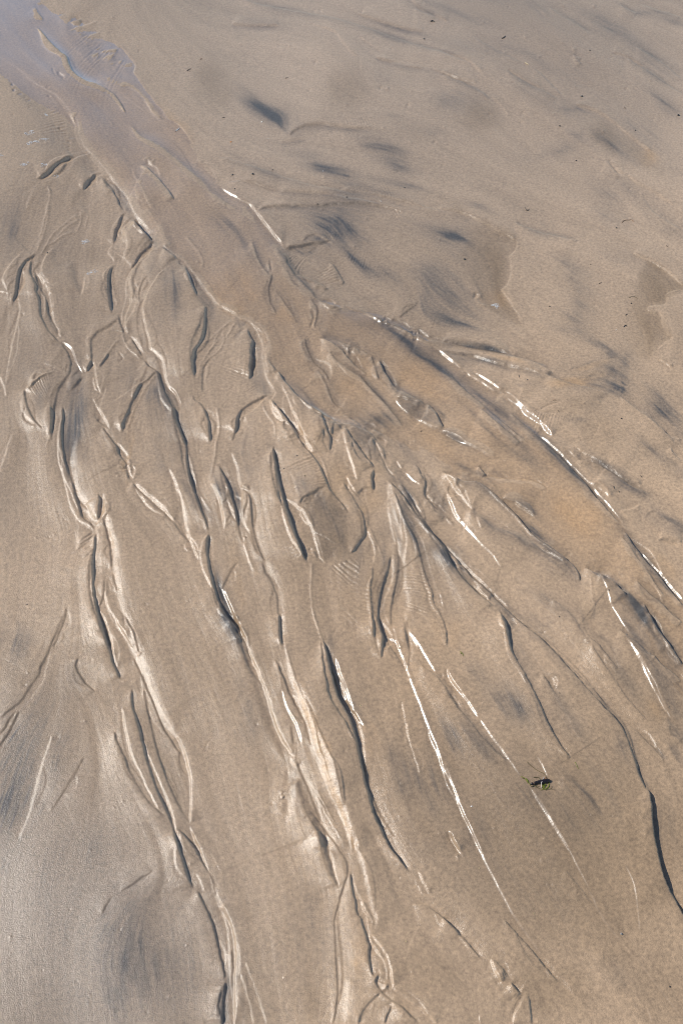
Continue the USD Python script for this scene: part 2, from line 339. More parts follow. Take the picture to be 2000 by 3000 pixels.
g D 3 6 70 - | 870,480 910,532 960,582 1005,622 1050,662 1100,712 1150,760 1190,815 1250,872
g W 3 6 60 - | 880,490 940,550 1000,600 1070,660 1150,740
g W 5 5 60 - | 1215,800 1238,842 1255,880 1272,922 1288,960 1302,1000
g W 4 7 60 - | 1105,395 1138,455 1168,518 1188,578 1202,640 1212,700 1222,760 1240,812 1258,870
g D 8 5 50 - | 1136,-10 1158,55 1180,120 1200,180 1220,238 1228,290 1230,342 1236,395 1246,450 1262,505 1280,558 1300,610 1320,660 1336,702 1352,742 1376,812
g G 4 5 25 - | 1225,230 1250,330 1270,405 1288,475 1300,530 1312,562 1330,590 1352,622 1390,685
g D 9 5 60 - | 1378,818 1366,858 1360,900 1360,940 1365,982 1374,1030 1386,1082 1396,1135 1412,1190 1428,1235 1444,1275 1470,1318 1500,1362 1535,1410 1575,1460
g W 5 5 40 g | 1470,1160 1482,1205 1496,1250 1512,1292 1538,1350 1570,1415
g D 4 4 35 - | 1335,-10 1355,40 1370,82 1378,120 1382,160 1385,235
g G 4 5 30 - | 1425,-10 1435,60 1442,125 1432,190 1420,250 1412,330 1400,385 1388,440 1380,485
g W 5 5 30 - | 1380,482 1400,520 1420,562 1438,600 1450,642 1460,680 1466,722 1470,765 1470,805
g D 7 5 40 - | 1430,365 1455,412 1480,460 1496,500 1512,545 1526,590 1540,642 1554,700 1572,790
g D 4 4 40 - | 1572,50 1558,115 1540,180 1522,232
g D 4 4 40 - | 342,-20 345,60 345,120 338,185
g G 2 4 30 - | 300,265 320,225 340,182
g D 2.5 4 50 - | 345,1575 380,1490 420,1402 440,1300
g W 2 5 60 - | 90,165 60,220 40,290 15,360 -10,420
g D 3 4 20 - | 505,885 560,845 618,805
g D 3 4 20 - | 515,900 575,860 622,830
g D 3 4 20 - | 500,930 570,880 624,850
g D 2.5 4 20 - | 540,950 585,905 620,880
g D 2.5 4 20 - | 545,990 590,950 615,920
# sheet h
h D 6 5 50 - | -5,405 20,455 42,512 62,575 82,640 95,690 106,742 110,785 118,825 145,885
h G 4 5 30 - | 145,880 162,930 182,985 200,1030 222,1085
h W 5 5 40 - | 58,290 80,340 100,392 110,435 116,480 126,520 136,562 134,610 130,660 130,702 142,745 160,785 192,832
h D 6 5 40 - | 140,550 162,565 180,582 190,630 196,682 200,730 205,785 218,850 240,920 262,965 290,1010
h W 7 12 55 - | 285,985 310,1040 330,1082 348,1120 360,1162 372,1205 382,1255 386,1300 386,1342 390,1395 395,1450 398,1490 402,1540
h D 5 5 40 - | 258,1005 275,1042 290,1080 312,1115 332,1152 350,1190 360,1232 366,1280 372,1332 376,1390 382,1450 390,1550
h D 15 5 55 - | 342,260 344,310 350,355 356,400 366,445 376,492 388,540 400,588 412,635 428,682 444,730 462,782 478,830 496,882 512,920 530,962 552,1000 572,1024
h W 5 5 30 - | 405,585 435,612 470,640 500,662 530,682 542,705 560,740 580,772 592,800 602,832 614,880 626,922 636,962 655,990 690,1022
h D 4 5 25 - | 520,655 518,630 530,608 560,590 600,575 645,550 690,532
h G 4 5 20 - | 525,640 540,620 560,595
h D 6 14 60 - | 700,540 740,602 770,650 795,702 815,752 826,802 830,850 824,900 806,940 770,975 735,1002
h D 4 20 60 - | 600,620 650,690 700,770 760,840 800,910
h G 5 6 25 - | 580,930 600,950 615,972 635,955
h V 6 5 25 - | 568,945 580,925 590,960
h D 6 5 45 - | 350,-5 385,38 420,80 450,130 482,182 512,228 540,270 575,310 610,352 636,398 660,442 680,490 702,542 730,575 765,610 800,650 830,692
h W 4 4 30 - | 438,-10 465,38 490,82 510,138 530,190 555,236 580,280 592,300 630,305 660,308 705,318
h D 7 4 30 - | 652,42 664,90 680,142 692,175 710,205 712,255 708,315
h D 5 4 25 - | 740,95 728,145 716,200
h G 3 5 25 - | 688,70 702,130 720,195 770,220 785,160 800,115
h W 6 5 45 - | 788,115 794,165 802,215 814,265 830,318 845,362 860,405 872,445 886,492
h D 9 5 45 - | 805,125 826,168 850,212 880,250 910,288 935,320 962,350 985,375 1002,402
h D 8 4 35 - | 1002,400 995,425 986,450 984,480 988,515 1000,552
h D 5 4 40 - | 795,490 822,538 852,580 882,625 910,670 925,705 934,745 938,785 935,825 918,852 900,878 870,920 840,950
h W 3 4 40 - | 808,450 830,485 852,522 880,560 930,530 960,535
h G 3 4 30 - | 930,700 965,770 1000,840 1022,885 1040,930 1060,1000
h W 4 5 40 - | 945,775 968,825 988,872 998,915 1000,962 985,1012
h D 5 5 45 - | 985,1010 988,1055 990,1102 978,1138 975,1172 978,1225 980,1280 986,1330 990,1382 995,1440 1000,1505
h W 7 8 45 - | 1080,475 1095,505 1100,535 1106,590 1115,642 1128,690 1142,742 1152,795 1162,850 1172,905 1180,960 1186,1030 1194,1105 1206,1155 1216,1205 1218,1255 1214,1305 1200,1355 1192,1405
h D 4 5 35 - | 1138,850 1146,900 1152,950 1156,1000 1154,1055 1146,1102 1138,1150 1122,1215 1110,1280 1108,1330 1112,1382 1132,1440
h D 9 5 45 - | 1106,945 1100,995 1090,1050 1070,1105 1052,1162 1038,1218 1030,1272 1026,1325 1032,1382 1042,1425 1056,1462 1055,1510 1048,1568
h D 8 5 45 - | 1085,475 1115,502 1150,532 1182,570 1212,612 1240,650 1272,692 1302,732 1332,772 1375,815 1420,862 1442,898 1460,940 1480,975 1502,1010 1530,1055
h D 3.5 4 35 - | 1160,480 1200,530 1250,610 1275,655 1302,702 1350,765 1402,832 1450,880 1500,930 1575,998
h W 2.5 4 35 - | 1180,510 1230,560 1290,650 1305,690
h D 4 4 45 - | 1130,555 1160,640 1190,720 1225,780 1260,842 1282,900 1300,962 1315,1015 1332,1072 1355,1130 1380,1190 1385,1240 1402,1290 1425,1322 1440,1352 1458,1395 1470,1445 1478,1568
h W 4 4 30 g | 1422,1185 1435,1220 1442,1255 1452,1300
h W 6 4 30 g | 1155,405 1180,402 1215,430 1250,468 1280,488 1312,502
h W 3 4 25 - | 1140,330 1160,370 1185,400
h D 8 6 40 - | 1318,395 1330,440 1336,482 1330,520 1332,562 1355,590 1385,612
h D 5 4 30 - | 1250,350 1290,390 1310,440 1330,480
h D 4 7 45 - | 1440,415 1470,435 1505,452 1540,468 1575,480
h W 4 5 40 - | 1462,440 1492,480 1530,532 1575,580
h W 4 4 40 - | 1472,540 1490,590 1505,630 1525,680 1572,745
h G 4 4 25 - | 1380,600 1420,640 1460,680 1490,720 1530,750
h D 4 6 30 - | 1330,580 1380,620 1430,660 1480,710
h D 3 5 40 - | 985,180 1018,222 1050,262 1065,300 1072,345
h W 4 5 40 - | 1000,195 1028,260 1052,322 1072,365 1092,402 1130,450
h D 3 4 30 - | 975,185 1010,250 1050,330 1080,400 1150,470
h D 5 7 55 - | 560,-15 620,20 690,52 750,82 810,100 900,135 1000,175
h W 5 4 30 g | -10,1160 25,1230 60,1302 85,1365 112,1422 150,1512
h D 6 5 40 - | -20,1270 20,1340 60,1402 95,1465 132,1535
h G 4 5 50 - | 595,1000 590,1050 586,1102 585,1150 586,1205 590,1255 596,1312 612,1372 632,1432 645,1480 662,1545
h D 3.5 4 35 - | 1190,1400 1200,1450 1212,1502 1220,1535 1228,1575
h W 5 7 25 g | 1110,1375 1120,1405 1130,1432 1142,1480 1152,1532 1165,1575
h W 4 3 25 g | 1228,1435 1250,1485 1270,1530 1292,1575
h D 2.5 5 30 - | 0,1180 30,1120 60,1060 110,1000
h W 3 3 15 - | 10,820 35,825
h W 3 3 15 - | 140,845 165,850
h W 3 3 15 - | 120,520 160,545 175,560
# sheet i
i W 12 8 24 g | 490,-20 520,15 560,50 590,72 622,92 645,115
i W 13 14 24 g | 628,108 655,128 672,150 690,172 715,200
i W 10 7 24 g | 788,258 812,285 842,312 862,330 890,346
i W 6 5 24 g | 885,345 920,358 960,370 1005,388 1055,406
i W 14 10 22 g | 955,478 980,500 1012,520 1036,542 1060,562 1076,582 1098,606
i W 9 5 20 g | 985,478 1030,515 1065,545 1075,570
i W 7 4 30 g | 605,165 645,198 682,232 718,262 752,292 792,330 832,372 868,408 902,442 942,482 982,522 1022,568 1062,614 1092,648 1122,684 1150,722 1178,760
i D 4 5 35 - | 430,20 500,85 560,142 610,192 650,225 710,278 762,325 818,382 872,440 920,492 965,545 1010,595 1062,655 1110,705 1155,755
i D 7 5 35 - | 1178,795 1205,835 1240,885 1282,942 1325,992 1370,1042 1425,1108 1482,1182 1525,1235 1575,1295
i W 11 7 30 g | 1280,918 1318,962 1352,1000 1388,1042 1422,1080 1452,1115 1482,1150 1512,1188 1542,1222 1580,1265
i D 2.5 4 40 - | 235,5 280,45 330,92 380,138 432,182 500,252
i W 8 4 25 g | -20,135 20,165 80,195 125,220 170,246 210,268 252,292 295,320 342,347
i W 5 3 20 g | 0,150 60,172 100,198 150,228
i G 2 4 25 - | 340,346 365,352 400,350 410,342
i D 5 5 45 - | -10,415 25,440 60,462 105,480 150,490 190,490 232,492 265,515 302,542 340,575 382,612 420,645 462,682 500,725 542,772 575,808 612,842 655,875 702,910 735,935 772,962 805,985 842,1012 865,1040 882,1072 890,1100 896,1135
i W 3 4 40 - | 215,460 260,452 300,446 340,452 382,460 440,466 500,470 550,478 600,490 680,530
i W 4 3 15 g | 338,420 360,440 382,462
i D 3.5 4 30 - | 215,370 240,395 262,420 285,445
i W 4 5 45 - | 20,460 50,490 80,530 112,570 135,605 162,640 192,690
i W 3 4 30 - | 200,690 222,745 242,805
i W 5 3 30 g | 30,570 55,630 82,690 112,730 152,782 180,815 212,852 245,890 280,920 305,942 332,972 352,1005 392,1052
i D 5 8 50 - | 145,645 200,685 252,722 290,752 332,782 390,800 452,812 510,842 562,872 620,920
i W 3 4 40 - | 620,920 660,935 720,965 790,1010
i W 4 4 35 - | 370,585 420,600 462,612 500,635 542,662 602,702
i D 7 5 45 - | -10,870 15,930 50,1002 80,1050 112,1092 145,1130 182,1165 220,1202 262,1242 295,1265 332,1292
i D 7 5 45 - | 360,1310 380,1345 402,1385 414,1420 424,1465 432,1520 445,1575
i W 4 3 20 g | 365,1300 380,1322 398,1345
i D 4 5 40 - | -10,855 45,930 100,990 150,1045 202,1102 250,1145 302,1192 350,1242 402,1292 450,1338 502,1382 550,1422 602,1462 645,1495 682,1532 740,1575
i W 3 4 35 - | 15,870 70,945 130,1000 230,1105 330,1195 430,1290
i D 9 5 45 - | 915,1028 952,1050 992,1072 1028,1090 1062,1110 1098,1132 1132,1162 1165,1195 1205,1235
i W 5 4 35 g | 1018,1098 1042,1140 1062,1182 1078,1225 1092,1272 1110,1308 1132,1342 1155,1380 1182,1422 1225,1475
i D 7 6 45 - | 1305,1280 1328,1330 1352,1372 1375,1412 1402,1452 1430,1492 1462,1532 1500,1580
i D 2.5 5 40 - | 1290,-10 1340,35 1382,72 1420,112 1462,152 1490,180 1515,222
i D 2.5 5 40 - | 1488,235 1505,270 1530,302 1570,330
i V 1.2 3 25 - | 838,252 875,232 912,215 945,200 982,180 1000,150 1012,108
i W 4 4 40 - | 845,255 900,290 950,315 1002,342 1050,378 1102,412 1150,442 1202,466 1250,482 1300,500
i D 3 5 40 - | 870,340 960,360 1060,395 1150,450 1240,500 1340,545
i D 2.5 4 50 - | 1160,830 1210,900 1255,970 1302,1032 1350,1100 1400,1180 1450,1240
i D 2.5 4 50 - | 1250,1130 1300,1180 1360,1235 1420,1275 1480,1332 1570,1405
i G 3 4 30 - | 950,1080 965,1150 970,1230 985,1290 970,1350
i D 4 5 30 - | 985,1290 972,1340 960,1390
i D 2 5 40 - | 700,1240 780,1300 850,1370 900,1450 960,1540
i V 2 3 15 - | 590,10 650,35 720,38 800,32
i V 2 3 15 - | 640,45 720,28 800,38 920,50
i V 2 3 15 - | 620,25 680,-10 760,-30
i V 2 3 15 - | 660,70 720,60 770,85
i V 2 3 15 - | 1195,455 1205,420 1215,400
i W 2 4 30 - | 1150,665 1210,655 1290,620
i D 2 5 30 - | 1320,700 1350,675 1390,655
i D 2 5 40 - | 1400,850 1480,855 1568,880
# sheet j
j D 8 5 50 - | 636,-5 655,35 672,72 684,115 698,160 712,205 726,250 738,298 752,340 770,382 792,425
j W 4 5 30 - | 690,45 705,100 720,175 735,230 752,295 765,345
j W 8 12 60 - | 745,20 790,90 832,152 868,212 900,272 928,342 952,420 976,490 1002,560 1026,610 1052,662 1080,702 1112,742 1148,790
j W 6 7 50 - | 1140,780 1182,840 1205,900 1222,960 1236,1020 1246,1082 1250,1142 1250,1205 1246,1290 1244,1372
j D 4 4 30 - | 868,275 905,350 940,430 970,500 1002,572 1026,635 1052,702 1080,755 1112,802 1150,860 1192,925
j D 3 4 20 - | 822,20 850,75 882,132 898,200 912,265
j G 3 4 20 - | 800,5 840,60 870,120 900,210
j G 3 4 20 - | 905,280 915,265 930,255
j D 4 4 40 - | 938,475 950,540 962,602 980,690 1002,782 1020,855 1042,932 1062,995 1082,1052 1106,1112 1132,1172 1155,1220 1182,1272 1210,1320 1242,1365
j D 8 5 50 - | 858,475 866,550 874,622 892,680 912,742 926,800 942,862 952,910 964,955 982,1015 1002,1072 1020,1125 1042,1182 1068,1235 1092,1285 1112,1335 1132,1392 1150,1460 1185,1568
j W 4 5 40 - | 800,600 808,680 822,762 840,840 862,912 890,980 922,1042 950,1105 982,1172 1012,1235 1045,1295
j D 4 5 40 - | 745,760 780,860 822,952 850,1030 882,1092 930,1170 980,1240 1082,1325
j D 3 5 50 - | 520,285 502,315 498,350 512,380 532,412 555,445 582,472 625,505
j W 3 6 60 - | 340,790 310,880 282,962 262,1030 242,1102 218,1200 192,1302 155,1390 115,1480
j D 3 4 40 - | 130,640 95,710 62,772 30,825 -10,880
j D 3 4 40 - | 110,640 70,690 30,760 -10,800
j D 3 5 60 - | 425,20 390,85 362,152 335,205 312,262 275,340 242,422 190,500 142,572 80,625 0,692
j D 2 5 60 - | 555,935 500,1030 445,1120 390,1210 330,1300
j V 2 4 25 - | 1400,815 1375,820 1355,840 1345,870 1340,900
j D 4 4 40 - | 1148,1398 1180,1418 1212,1450 1245,1490 1275,1530 1315,1575
j W 3 5 40 - | 1240,1370 1255,1420 1280,1480 1310,1540
# sheet k
k D 6 5 40 - | 55,20 85,65 112,112 130,145 152,185 175,250 200,310
k W 8 7 45 - | 65,-10 88,35 112,82 135,120 152,152 160,192 172,232 196,285 222,342 245,395 266,450 284,505 302,560 320,630 342,702 365,755 392,812 415,850 442,892 472,942
k D 7 11 50 - | 95,120 122,185 152,252 180,335 212,422 232,490 252,562 275,625 302,692 335,770 372,852 422,965
k D 8 5 45 - | 384,-15 378,70 382,140 392,180 408,225
k W 9 9 30 - | 392,120 405,190 422,262 435,330 452,402 465,460 482,522 505,580 532,642 555,700 582,762 595,822 612,882 630,930 652,982 670,1040 692,1102 710,1155 732,1212 756,1262 782,1312 802,1370 822,1432 850,1575
k W 9 9 120 - | 468,435 498,498 532,562 565,640 600,722 630,790 660,862 685,920 712,982 732,1055 752,1132 770,1200 792,1272 820,1355 852,1442 885,1568
k D 5 5 40 - | 345,285 375,350 402,412 422,465 442,522 466,570 492,622 515,670 542,722 562,800 582,885
k W 6 5 30 g | 388,485 408,555 430,622 460,680 492,742 510,800 528,858
k D 4 5 20 - | 440,720 460,790 462,860
k D 20 5 70 - | 655,140 672,190 686,245 700,302 715,365 732,432 745,485 762,542 780,580 800,612 822,655 845,702 862,760 880,822 892,885 906,950 920,1015 935,1082 950,1140 966,1202 982,1265 1002,1332 1030,1390 1062,1452 1090,1505 1130,1568 1180,1630 1240,1700
k W 8 9 30 g | 740,265 758,330 780,402 805,465 832,532 850,590 872,642
k W 6 5 25 g | 745,340 770,430 800,500 825,570 850,630 872,650 905,700 942,752
k D 7 4 30 - | 1016,-10 1026,35 1040,80 1050,105 1062,135 1058,180 1052,235 1046,295
k D 4 4 30 - | 985,-10 994,75 1002,140 1010,195 1022,240 1032,285
k W 6 5 50 g | 1065,128 1100,145 1142,172 1168,228 1192,292 1216,365 1242,442 1266,505 1292,572 1312,625 1332,682 1352,730 1372,782 1392,825 1412,872 1428,925 1442,982 1465,1035 1492,1092 1520,1150 1568,1240
k W 5 5 25 g | 1350,740 1358,790 1380,850 1420,930 1445,1020 1480,1130 1530,1200
k D 3.5 4 30 - | 1188,-5 1205,90 1226,190 1228,265 1220,355
k W 6 3 30 g | 1245,110 1270,160 1302,212 1325,255 1352,302 1378,345 1410,395
k W 5 4 25 g | 1435,370 1448,400 1445,430
k W 5 4 30 g | 1478,345 1488,385 1502,422 1530,465 1575,530
k D 3 4 35 - | 1300,330 1350,365 1402,402 1430,435 1462,472 1510,545 1568,620
k W 4 5 30 - | 450,925 458,965 470,990 495,1018
k G 3 4 30 - | 490,870 480,920 475,975
k D 4 5 40 - | 488,955 500,995 512,1032 530,1075 552,1122 575,1180 602,1242 625,1305 652,1372
k D 13 9 60 - | 500,1060 508,1095 515,1150 532,1202 555,1255 582,1312 612,1370 642,1432 662,1495 690,1575
k W 4 9 40 - | 500,1040 492,1090 480,1142 470,1190 460,1242 445,1305 428,1372
k D 4 8 40 - | 432,995 424,1060 420,1122 415,1180 416,1235 422,1330
k G 3 3 30 - | 580,1130 620,1200 660,1260 720,1370 790,1490
k G 3 3 30 - | 620,1150 680,1260 740,1380
k W 5 5 35 - | 1475,1410 1500,1460 1532,1512 1570,1565
k D 4 4 30 - | 952,1130 982,1200 1012,1262 1035,1310 1062,1352 1095,1405 1130,1462
k W 3 3 25 - | 1210,700 1220,790 1240,870 1270,960 1300,1060
k W 3 3 25 - | 1180,560 1200,700 1220,830
k D 3 3 25 - | 1070,130 1110,210 1160,280 1200,360
k D 3 6 25 - | 385,1190 410,1160
k D 4 5 25 - | 395,1215 415,1190
# sheet l
l D 8 5 60 - | 366,-10 385,30 402,65 412,110 422,162 435,212 452,265 485,322 522,382 550,440 582,502 612,565 642,632 670,700 702,762 730,810 762,862 795,905 835,955
l D 9 7 70 - | 440,-5 500,42 562,92 600,125 642,162 680,200 722,242 770,295 822,352 862,398 902,442 940,485 982,532 1020,575 1062,622 1102,660 1142,702 1170,742 1192,792 1208,835 1222,882 1235,925 1252,972 1265,1015 1282,1062 1305,1110 1335,1165
l D 8 6 60 - | 1335,-10 1370,45 1402,92 1430,135 1462,182 1510,250 1575,340
l W 8 5 25 g | 1178,135 1205,180 1232,222 1260,270 1292,322 1315,370 1342,422 1370,480 1402,542 1432,600 1470,662
l W 5 3 20 g | 1210,180 1255,245 1302,312 1340,380 1382,452 1412,520 1442,582 1462,630 1480,672 1520,705 1575,748
l W 9 9 55 g | 18,345 28,385 42,422 68,462 102,502 130,542 162,582 195,638 232,692
l W 6 5 45 g | 225,680 265,740 302,792 335,838 372,882 405,932 442,982 475,1035 512,1082
l D 3 5 50 - | -5,470 38,545 82,602 120,648 162,692 205,755 252,812 290,850 332,892 420,972
l W 6 8 50 g | -5,975 18,1020 42,1072 62,1130 82,1192 105,1255 132,1322 155,1370 182,1422 215,1490 250,1565
l W 5 3 40 g | 555,1140 585,1190 612,1232 645,1285 682,1342 710,1390 742,1442 778,1500 822,1565
l W 3 3 30 g | 575,245 602,300 632,342 660,388 692,432
l D 5 6 30 - | 640,385 665,420 690,460 718,510 742,550
l G 2 4 40 - | 720,500 760,580 802,650 860,770 920,880 1000,990 1080,1110
l W 4 3 25 g | 600,920 620,955 642,992 660,1030 682,1085
l D 2.5 4 50 - | 925,130 975,170 1022,212 1060,260 1102,312 1150,370
l D 2.5 4 50 - | 960,200 1030,300 1100,400 1150,470 1202,542 1265,618 1335,695
l D 3 5 50 - | 1465,855 1492,905 1522,952 1570,1002
l D 4 7 35 - | 1340,1165 1322,1205 1308,1255
l D 4 8 35 - | 1352,1288 1320,1325 1285,1375
l D 3 8 40 - | 1355,1390 1340,1440 1310,1490
l D 4 9 50 - | 1455,672 1490,725 1530,770 1590,825
l D 3 12 60 - | 770,1050 825,1100 882,1152 920,1185 952,1222 990,1280 1022,1342
l W 5 5 35 g | 25,1410 48,1455 72,1502 92,1535 115,1575
l D 3 4 40 - | 1370,260 1430,330 1500,380 1568,450
l D 2 5 50 - | 1150,100 1220,160 1300,230 1400,290
l D 2 5 50 - | 1200,700 1290,790 1380,880 1450,970
# sheet m
m D 9 5 50 - | 1140,285 1156,345 1172,402 1190,465 1212,530 1240,615 1275,695
m D 7 5 50 - | 1295,690 1335,775 1372,852 1392,910 1412,972 1428,1035 1442,1102 1458,1170 1472,1235 1478,1290
m D 13 5 50 - | 1482,1280 1476,1350 1466,1430 1462,1500 1460,1600
m W 5 5 60 - | 1250,290 1292,380 1332,472 1362,555 1392,642 1416,700 1442,762 1478,830 1512,902 1530,975 1542,1052 1546,1125 1546,1205 1542,1320 1538,1580
m D 4 4 40 - | 1150,290 1182,308 1212,332 1252,382 1292,442 1330,510 1372,582 1400,655 1425,735
m W 3 4 30 - | 1285,575 1312,640 1342,705
m D 3.5 4 25 - | 1518,1075 1528,1160 1532,1250 1530,1350 1530,1590
m D 2.5 5 40 - | 750,735 715,775 690,822 670,860
m D 1.5 5 60 - | 1010,575 940,610 870,660 790,710
# sheet n
n D 10 8 60 - | 630,285 662,360 682,432 702,495 722,562 745,620 772,685
n D 4 4 35 - | 645,240 670,285 702,332 742,390 782,452 806,490 822,530 826,562 822,595 802,660 780,730 762,795 744,862 736,905 736,952 740,1025 746,1102 750,1180 756,1262 758,1340 756,1422 745,1490 728,1590
n W 5 4 25 - | 700,430 725,510 745,590 770,680
n W 7 10 30 - | 818,385 840,460 860,525 872,580 884,645
n W 9 9 70 - | 862,365 892,445 922,532 938,605 952,682 970,755 990,832 998,880 1004,935 1000,985
n D 7 4 35 - | 842,575 846,620 852,662 865,730 878,780 880,820 895,865 912,885 920,925 942,985 952,1025 968,1065 962,1105 965,1152 972,1200 985,1250 1008,1285
n W 7 6 50 - | 980,985 1005,1025 1032,1062 1058,1095 1082,1132 1098,1175 1106,1222 1112,1280 1118,1345
n W 5 5 25 - | 965,1010 985,1060 1020,1110 1050,1150 1072,1200 1078,1260 1075,1310
n G 4 5 20 - | 915,760 935,800 960,840 985,900 985,960
n W 5 10 40 - | 830,1260 815,1340 805,1420 800,1500 800,1590
n D 6 6 25 - | 1035,1250 1018,1278 1010,1300 1022,1332 1042,1362 1070,1392 1102,1422 1125,1450
n G 6 8 25 - | 1045,1310 1075,1330 1060,1350 1050,1330
n V 6 6 20 - | 1015,1210 1022,1235 1040,1262
n W 4 5 40 - | 1105,1340 1145,1368 1185,1392 1230,1430 1275,1462 1340,1515 1405,1580
n D 5 7 40 - | 1100,1420 1150,1450 1202,1488 1240,1525 1290,1580
n D 5 6 35 - | 1042,1372 1005,1408 962,1448 930,1490 912,1525 890,1590
n D 4 5 30 - | 1112,1450 1098,1495 1080,1530 1070,1590
n W 3 5 30 - | 1030,1385 980,1430 930,1490 905,1560
n V 5 4 15 - | 1115,1440 1118,1470 1140,1500
n D 4 4 50 - | 1245,778 1295,782 1342,796 1378,815 1412,842 1450,872 1492,912 1530,948 1575,990
n W 3 3 30 - | 1258,590 1265,625 1282,662 1305,702 1332,742
n W 3 3 30 - | 1285,570 1320,645 1362,720
n W 2.5 6 50 - | 120,1240 148,1320 172,1402 190,1480 208,1580
n W 2.5 6 50 - | 150,1160 190,1265 232,1382 262,1470 295,1580
n W 5 5 60 - | -20,790 20,850 50,902 70,955 85,1012 93,1070 96,1132 88,1190 80,1252 76,1400 74,1590
n W 4 4 35 - | 1495,300 1530,380 1570,450
# sheet o
o W 6 9 55 g | 10,-20 52,55 92,122 118,172 142,222 170,282 200,352 230,415 262,482 295,550 332,622 366,692 402,762 435,820 472,882 515,945 562,1012 605,1070 652,1132
o W 4 8 50 - | 650,1130 695,1192 742,1252 795,1315 855,1385
o D 4 4 30 - | 388,880 430,925 472,972 515,1020 562,1072 620,1145 685,1225 760,1300
o W 4 3 40 g | 545,-5 600,75 642,132 682,200 722,272 762,335 802,402 836,470 872,542 912,615 952,695
o W 4 8 40 g | 930,680 975,752 1002,822 1040,880 1082,942 1120,990 1162,1042
o W 4 4 40 g | 1160,1040 1222,1110 1282,1172 1318,1215 1352,1262 1400,1325 1452,1392 1510,1470 1575,1550
o W 3 3 30 g | 1178,525 1205,580 1232,642 1246,695 1256,752 1264,815 1272,882 1275,975
o D 4 4 45 - | -10,870 40,915 92,972 132,1015 172,1062 205,1100 245,1145
o W 5 4 25 - | 298,1138 315,1185 332,1232 355,1272 382,1312
o D 4 4 25 - | 303,1140 330,1160 352,1182 378,1205 402,1232 418,1265 432,1302
o D 5 3 12 - | 345,1205 362,1250 385,1300
o D 5 3 12 - | 362,1205 380,1245 402,1295
o D 5 3 12 - | 380,1205 398,1250 418,1298
o D 6 4 35 - | 430,1298 460,1335 490,1368 512,1375
o W 4 4 30 - | 515,1385 530,1368 545,1355
o D 5 5 40 - | 545,1365 555,1405 560,1452 568,1510 575,1590
o W 5 5 40 - | 530,1372 502,1430 468,1492 445,1590
o D 3 8 40 - | 415,1340 402,1400 392,1470 385,1590
o G 3 8 40 - | 350,1310 400,1320 440,1330
o W 5 9 30 g | 1322,1460 1340,1505 1365,1580
o W 3 3 30 g | 1130,1435 1160,1480 1202,1540
o D 3 9 50 - | 1035,1070 1070,1130 1105,1192 1150,1260 1202,1332
o W 2 4 30 g | 1020,1330 1060,1400 1130,1460
o W 3 4 30 g | 225,1500 232,1590
o D 2 4 30 - | 640,480 665,520
o G 3 5 30 - | 75,450 90,470 100,500
o W 5 4 30 g | 38,285 60,350 85,405 112,450 140,490
o D 2 5 50 - | 790,560 850,630 920,720 980,800
o D 19 5 60 - | 1325,5 1340,40 1350,70 1356,102 1361,160 1365,222 1372,285 1382,352 1398,430 1420,532 1435,590 1452,642 1485,712 1522,782 1546,825 1572,875 1620,970 1680,1090 1750,1220
i K 6 12 1 - | 430,40 500,105 560,165 610,215 650,250 710,300 762,350 818,405 872,465 920,515 965,570 1010,620 1062,680
i K 6 14 1 - | 1080,700 1178,810 1240,900 1325,1010 1425,1130 1525,1255
i K 5 10 1 - | -10,425 60,475 150,505 232,505 302,555 382,625 462,695
i K 7 14 1 - | 440,640 520,735 600,820 680,900 760,965 840,1020
i K 4.5 18 1 - | 145,660 252,735 332,795 452,830 562,890 640,950
i K 6 16 1 - | 700,920 780,1000 830,1070 870,1140
i K 7 10 1 - | 925,1045 1000,1090 1070,1125 1140,1180 1200,1250
i K 5 14 1 - | 1120,1150 1200,1260 1290,1380 1380,1500 1450,1600
i K 5 10 1 - | 1310,1300 1380,1420 1460,1540
i K 4 9 1 - | 0,900 60,1020 150,1130 260,1240 340,1300
i K 4 9 1 - | 0,880 100,1000 250,1150 400,1295 550,1425 700,1555
i K 4 12 1 - | 240,10 340,100 440,190 540,290 700,460
i K 4 10 1 - | 330,1200 450,1300 600,1400 800,1330
i K 3.5 16 1 - | 460,1150 600,1210 740,1290 860,1400 950,1530
i K 4 14 1 - | 1000,370 1100,430 1200,490 1320,540
i K 4 10 1 - | 1240,190 1340,250 1450,310 1568,400
i K 4 8 1 - | 1350,50 1430,130 1490,210 1530,280
i K 4 12 1 - | 1230,620 1330,680 1450,740 1560,830
l K 4 10 1 - | 380,20 415,110 460,260 530,390 590,510 650,640 710,770 780,880
l K 4 12 1 - | 450,10 570,110 650,180 730,260 830,370 910,460 1000,560 1080,650 1160,740 1200,820
l K 5 14 1 - | 1330,10 1400,110 1470,210 1568,350
l K 4 14 1 - | 640,400 720,520 780,620 860,740 960,860
l K 4 16 1 - | 930,140 1030,230 1120,340 1200,460 1300,600 1400,740
l K 5 14 1 - | 1450,690 1520,770 1600,850
l K 4 22 1 - | 300,420 420,540 520,640 640,760
l K 4 20 1 - | 40,640 140,760 240,880 340,1000
l K 4 12 1 - | 1230,180 1330,300 1430,400 1568,520
h K 5 12 1 - | 810,140 860,220 920,300 980,380
h K 5 12 1 - | 1110,520 1200,610 1290,720 1380,830 1460,940
h K 6 14 1 - | 1330,400 1345,480 1345,560 1400,620 1450,690
h K 4 10 1 - | 1140,860 1155,960 1150,1080 1120,1230
h K 4 10 1 - | 1095,950 1060,1130 1035,1270 1040,1400
h K 3 14 1 - | 1200,740 1290,900 1340,1060 1400,1240
h K 4 10 1 - | 560,0 690,60 820,110 960,160 1100,220
h K 4 12 1 - | 20,430 60,560 100,700 120,800
e K 5 9 1 - | 370,1110 430,1200 500,1280 600,1360 720,1420 830,1470
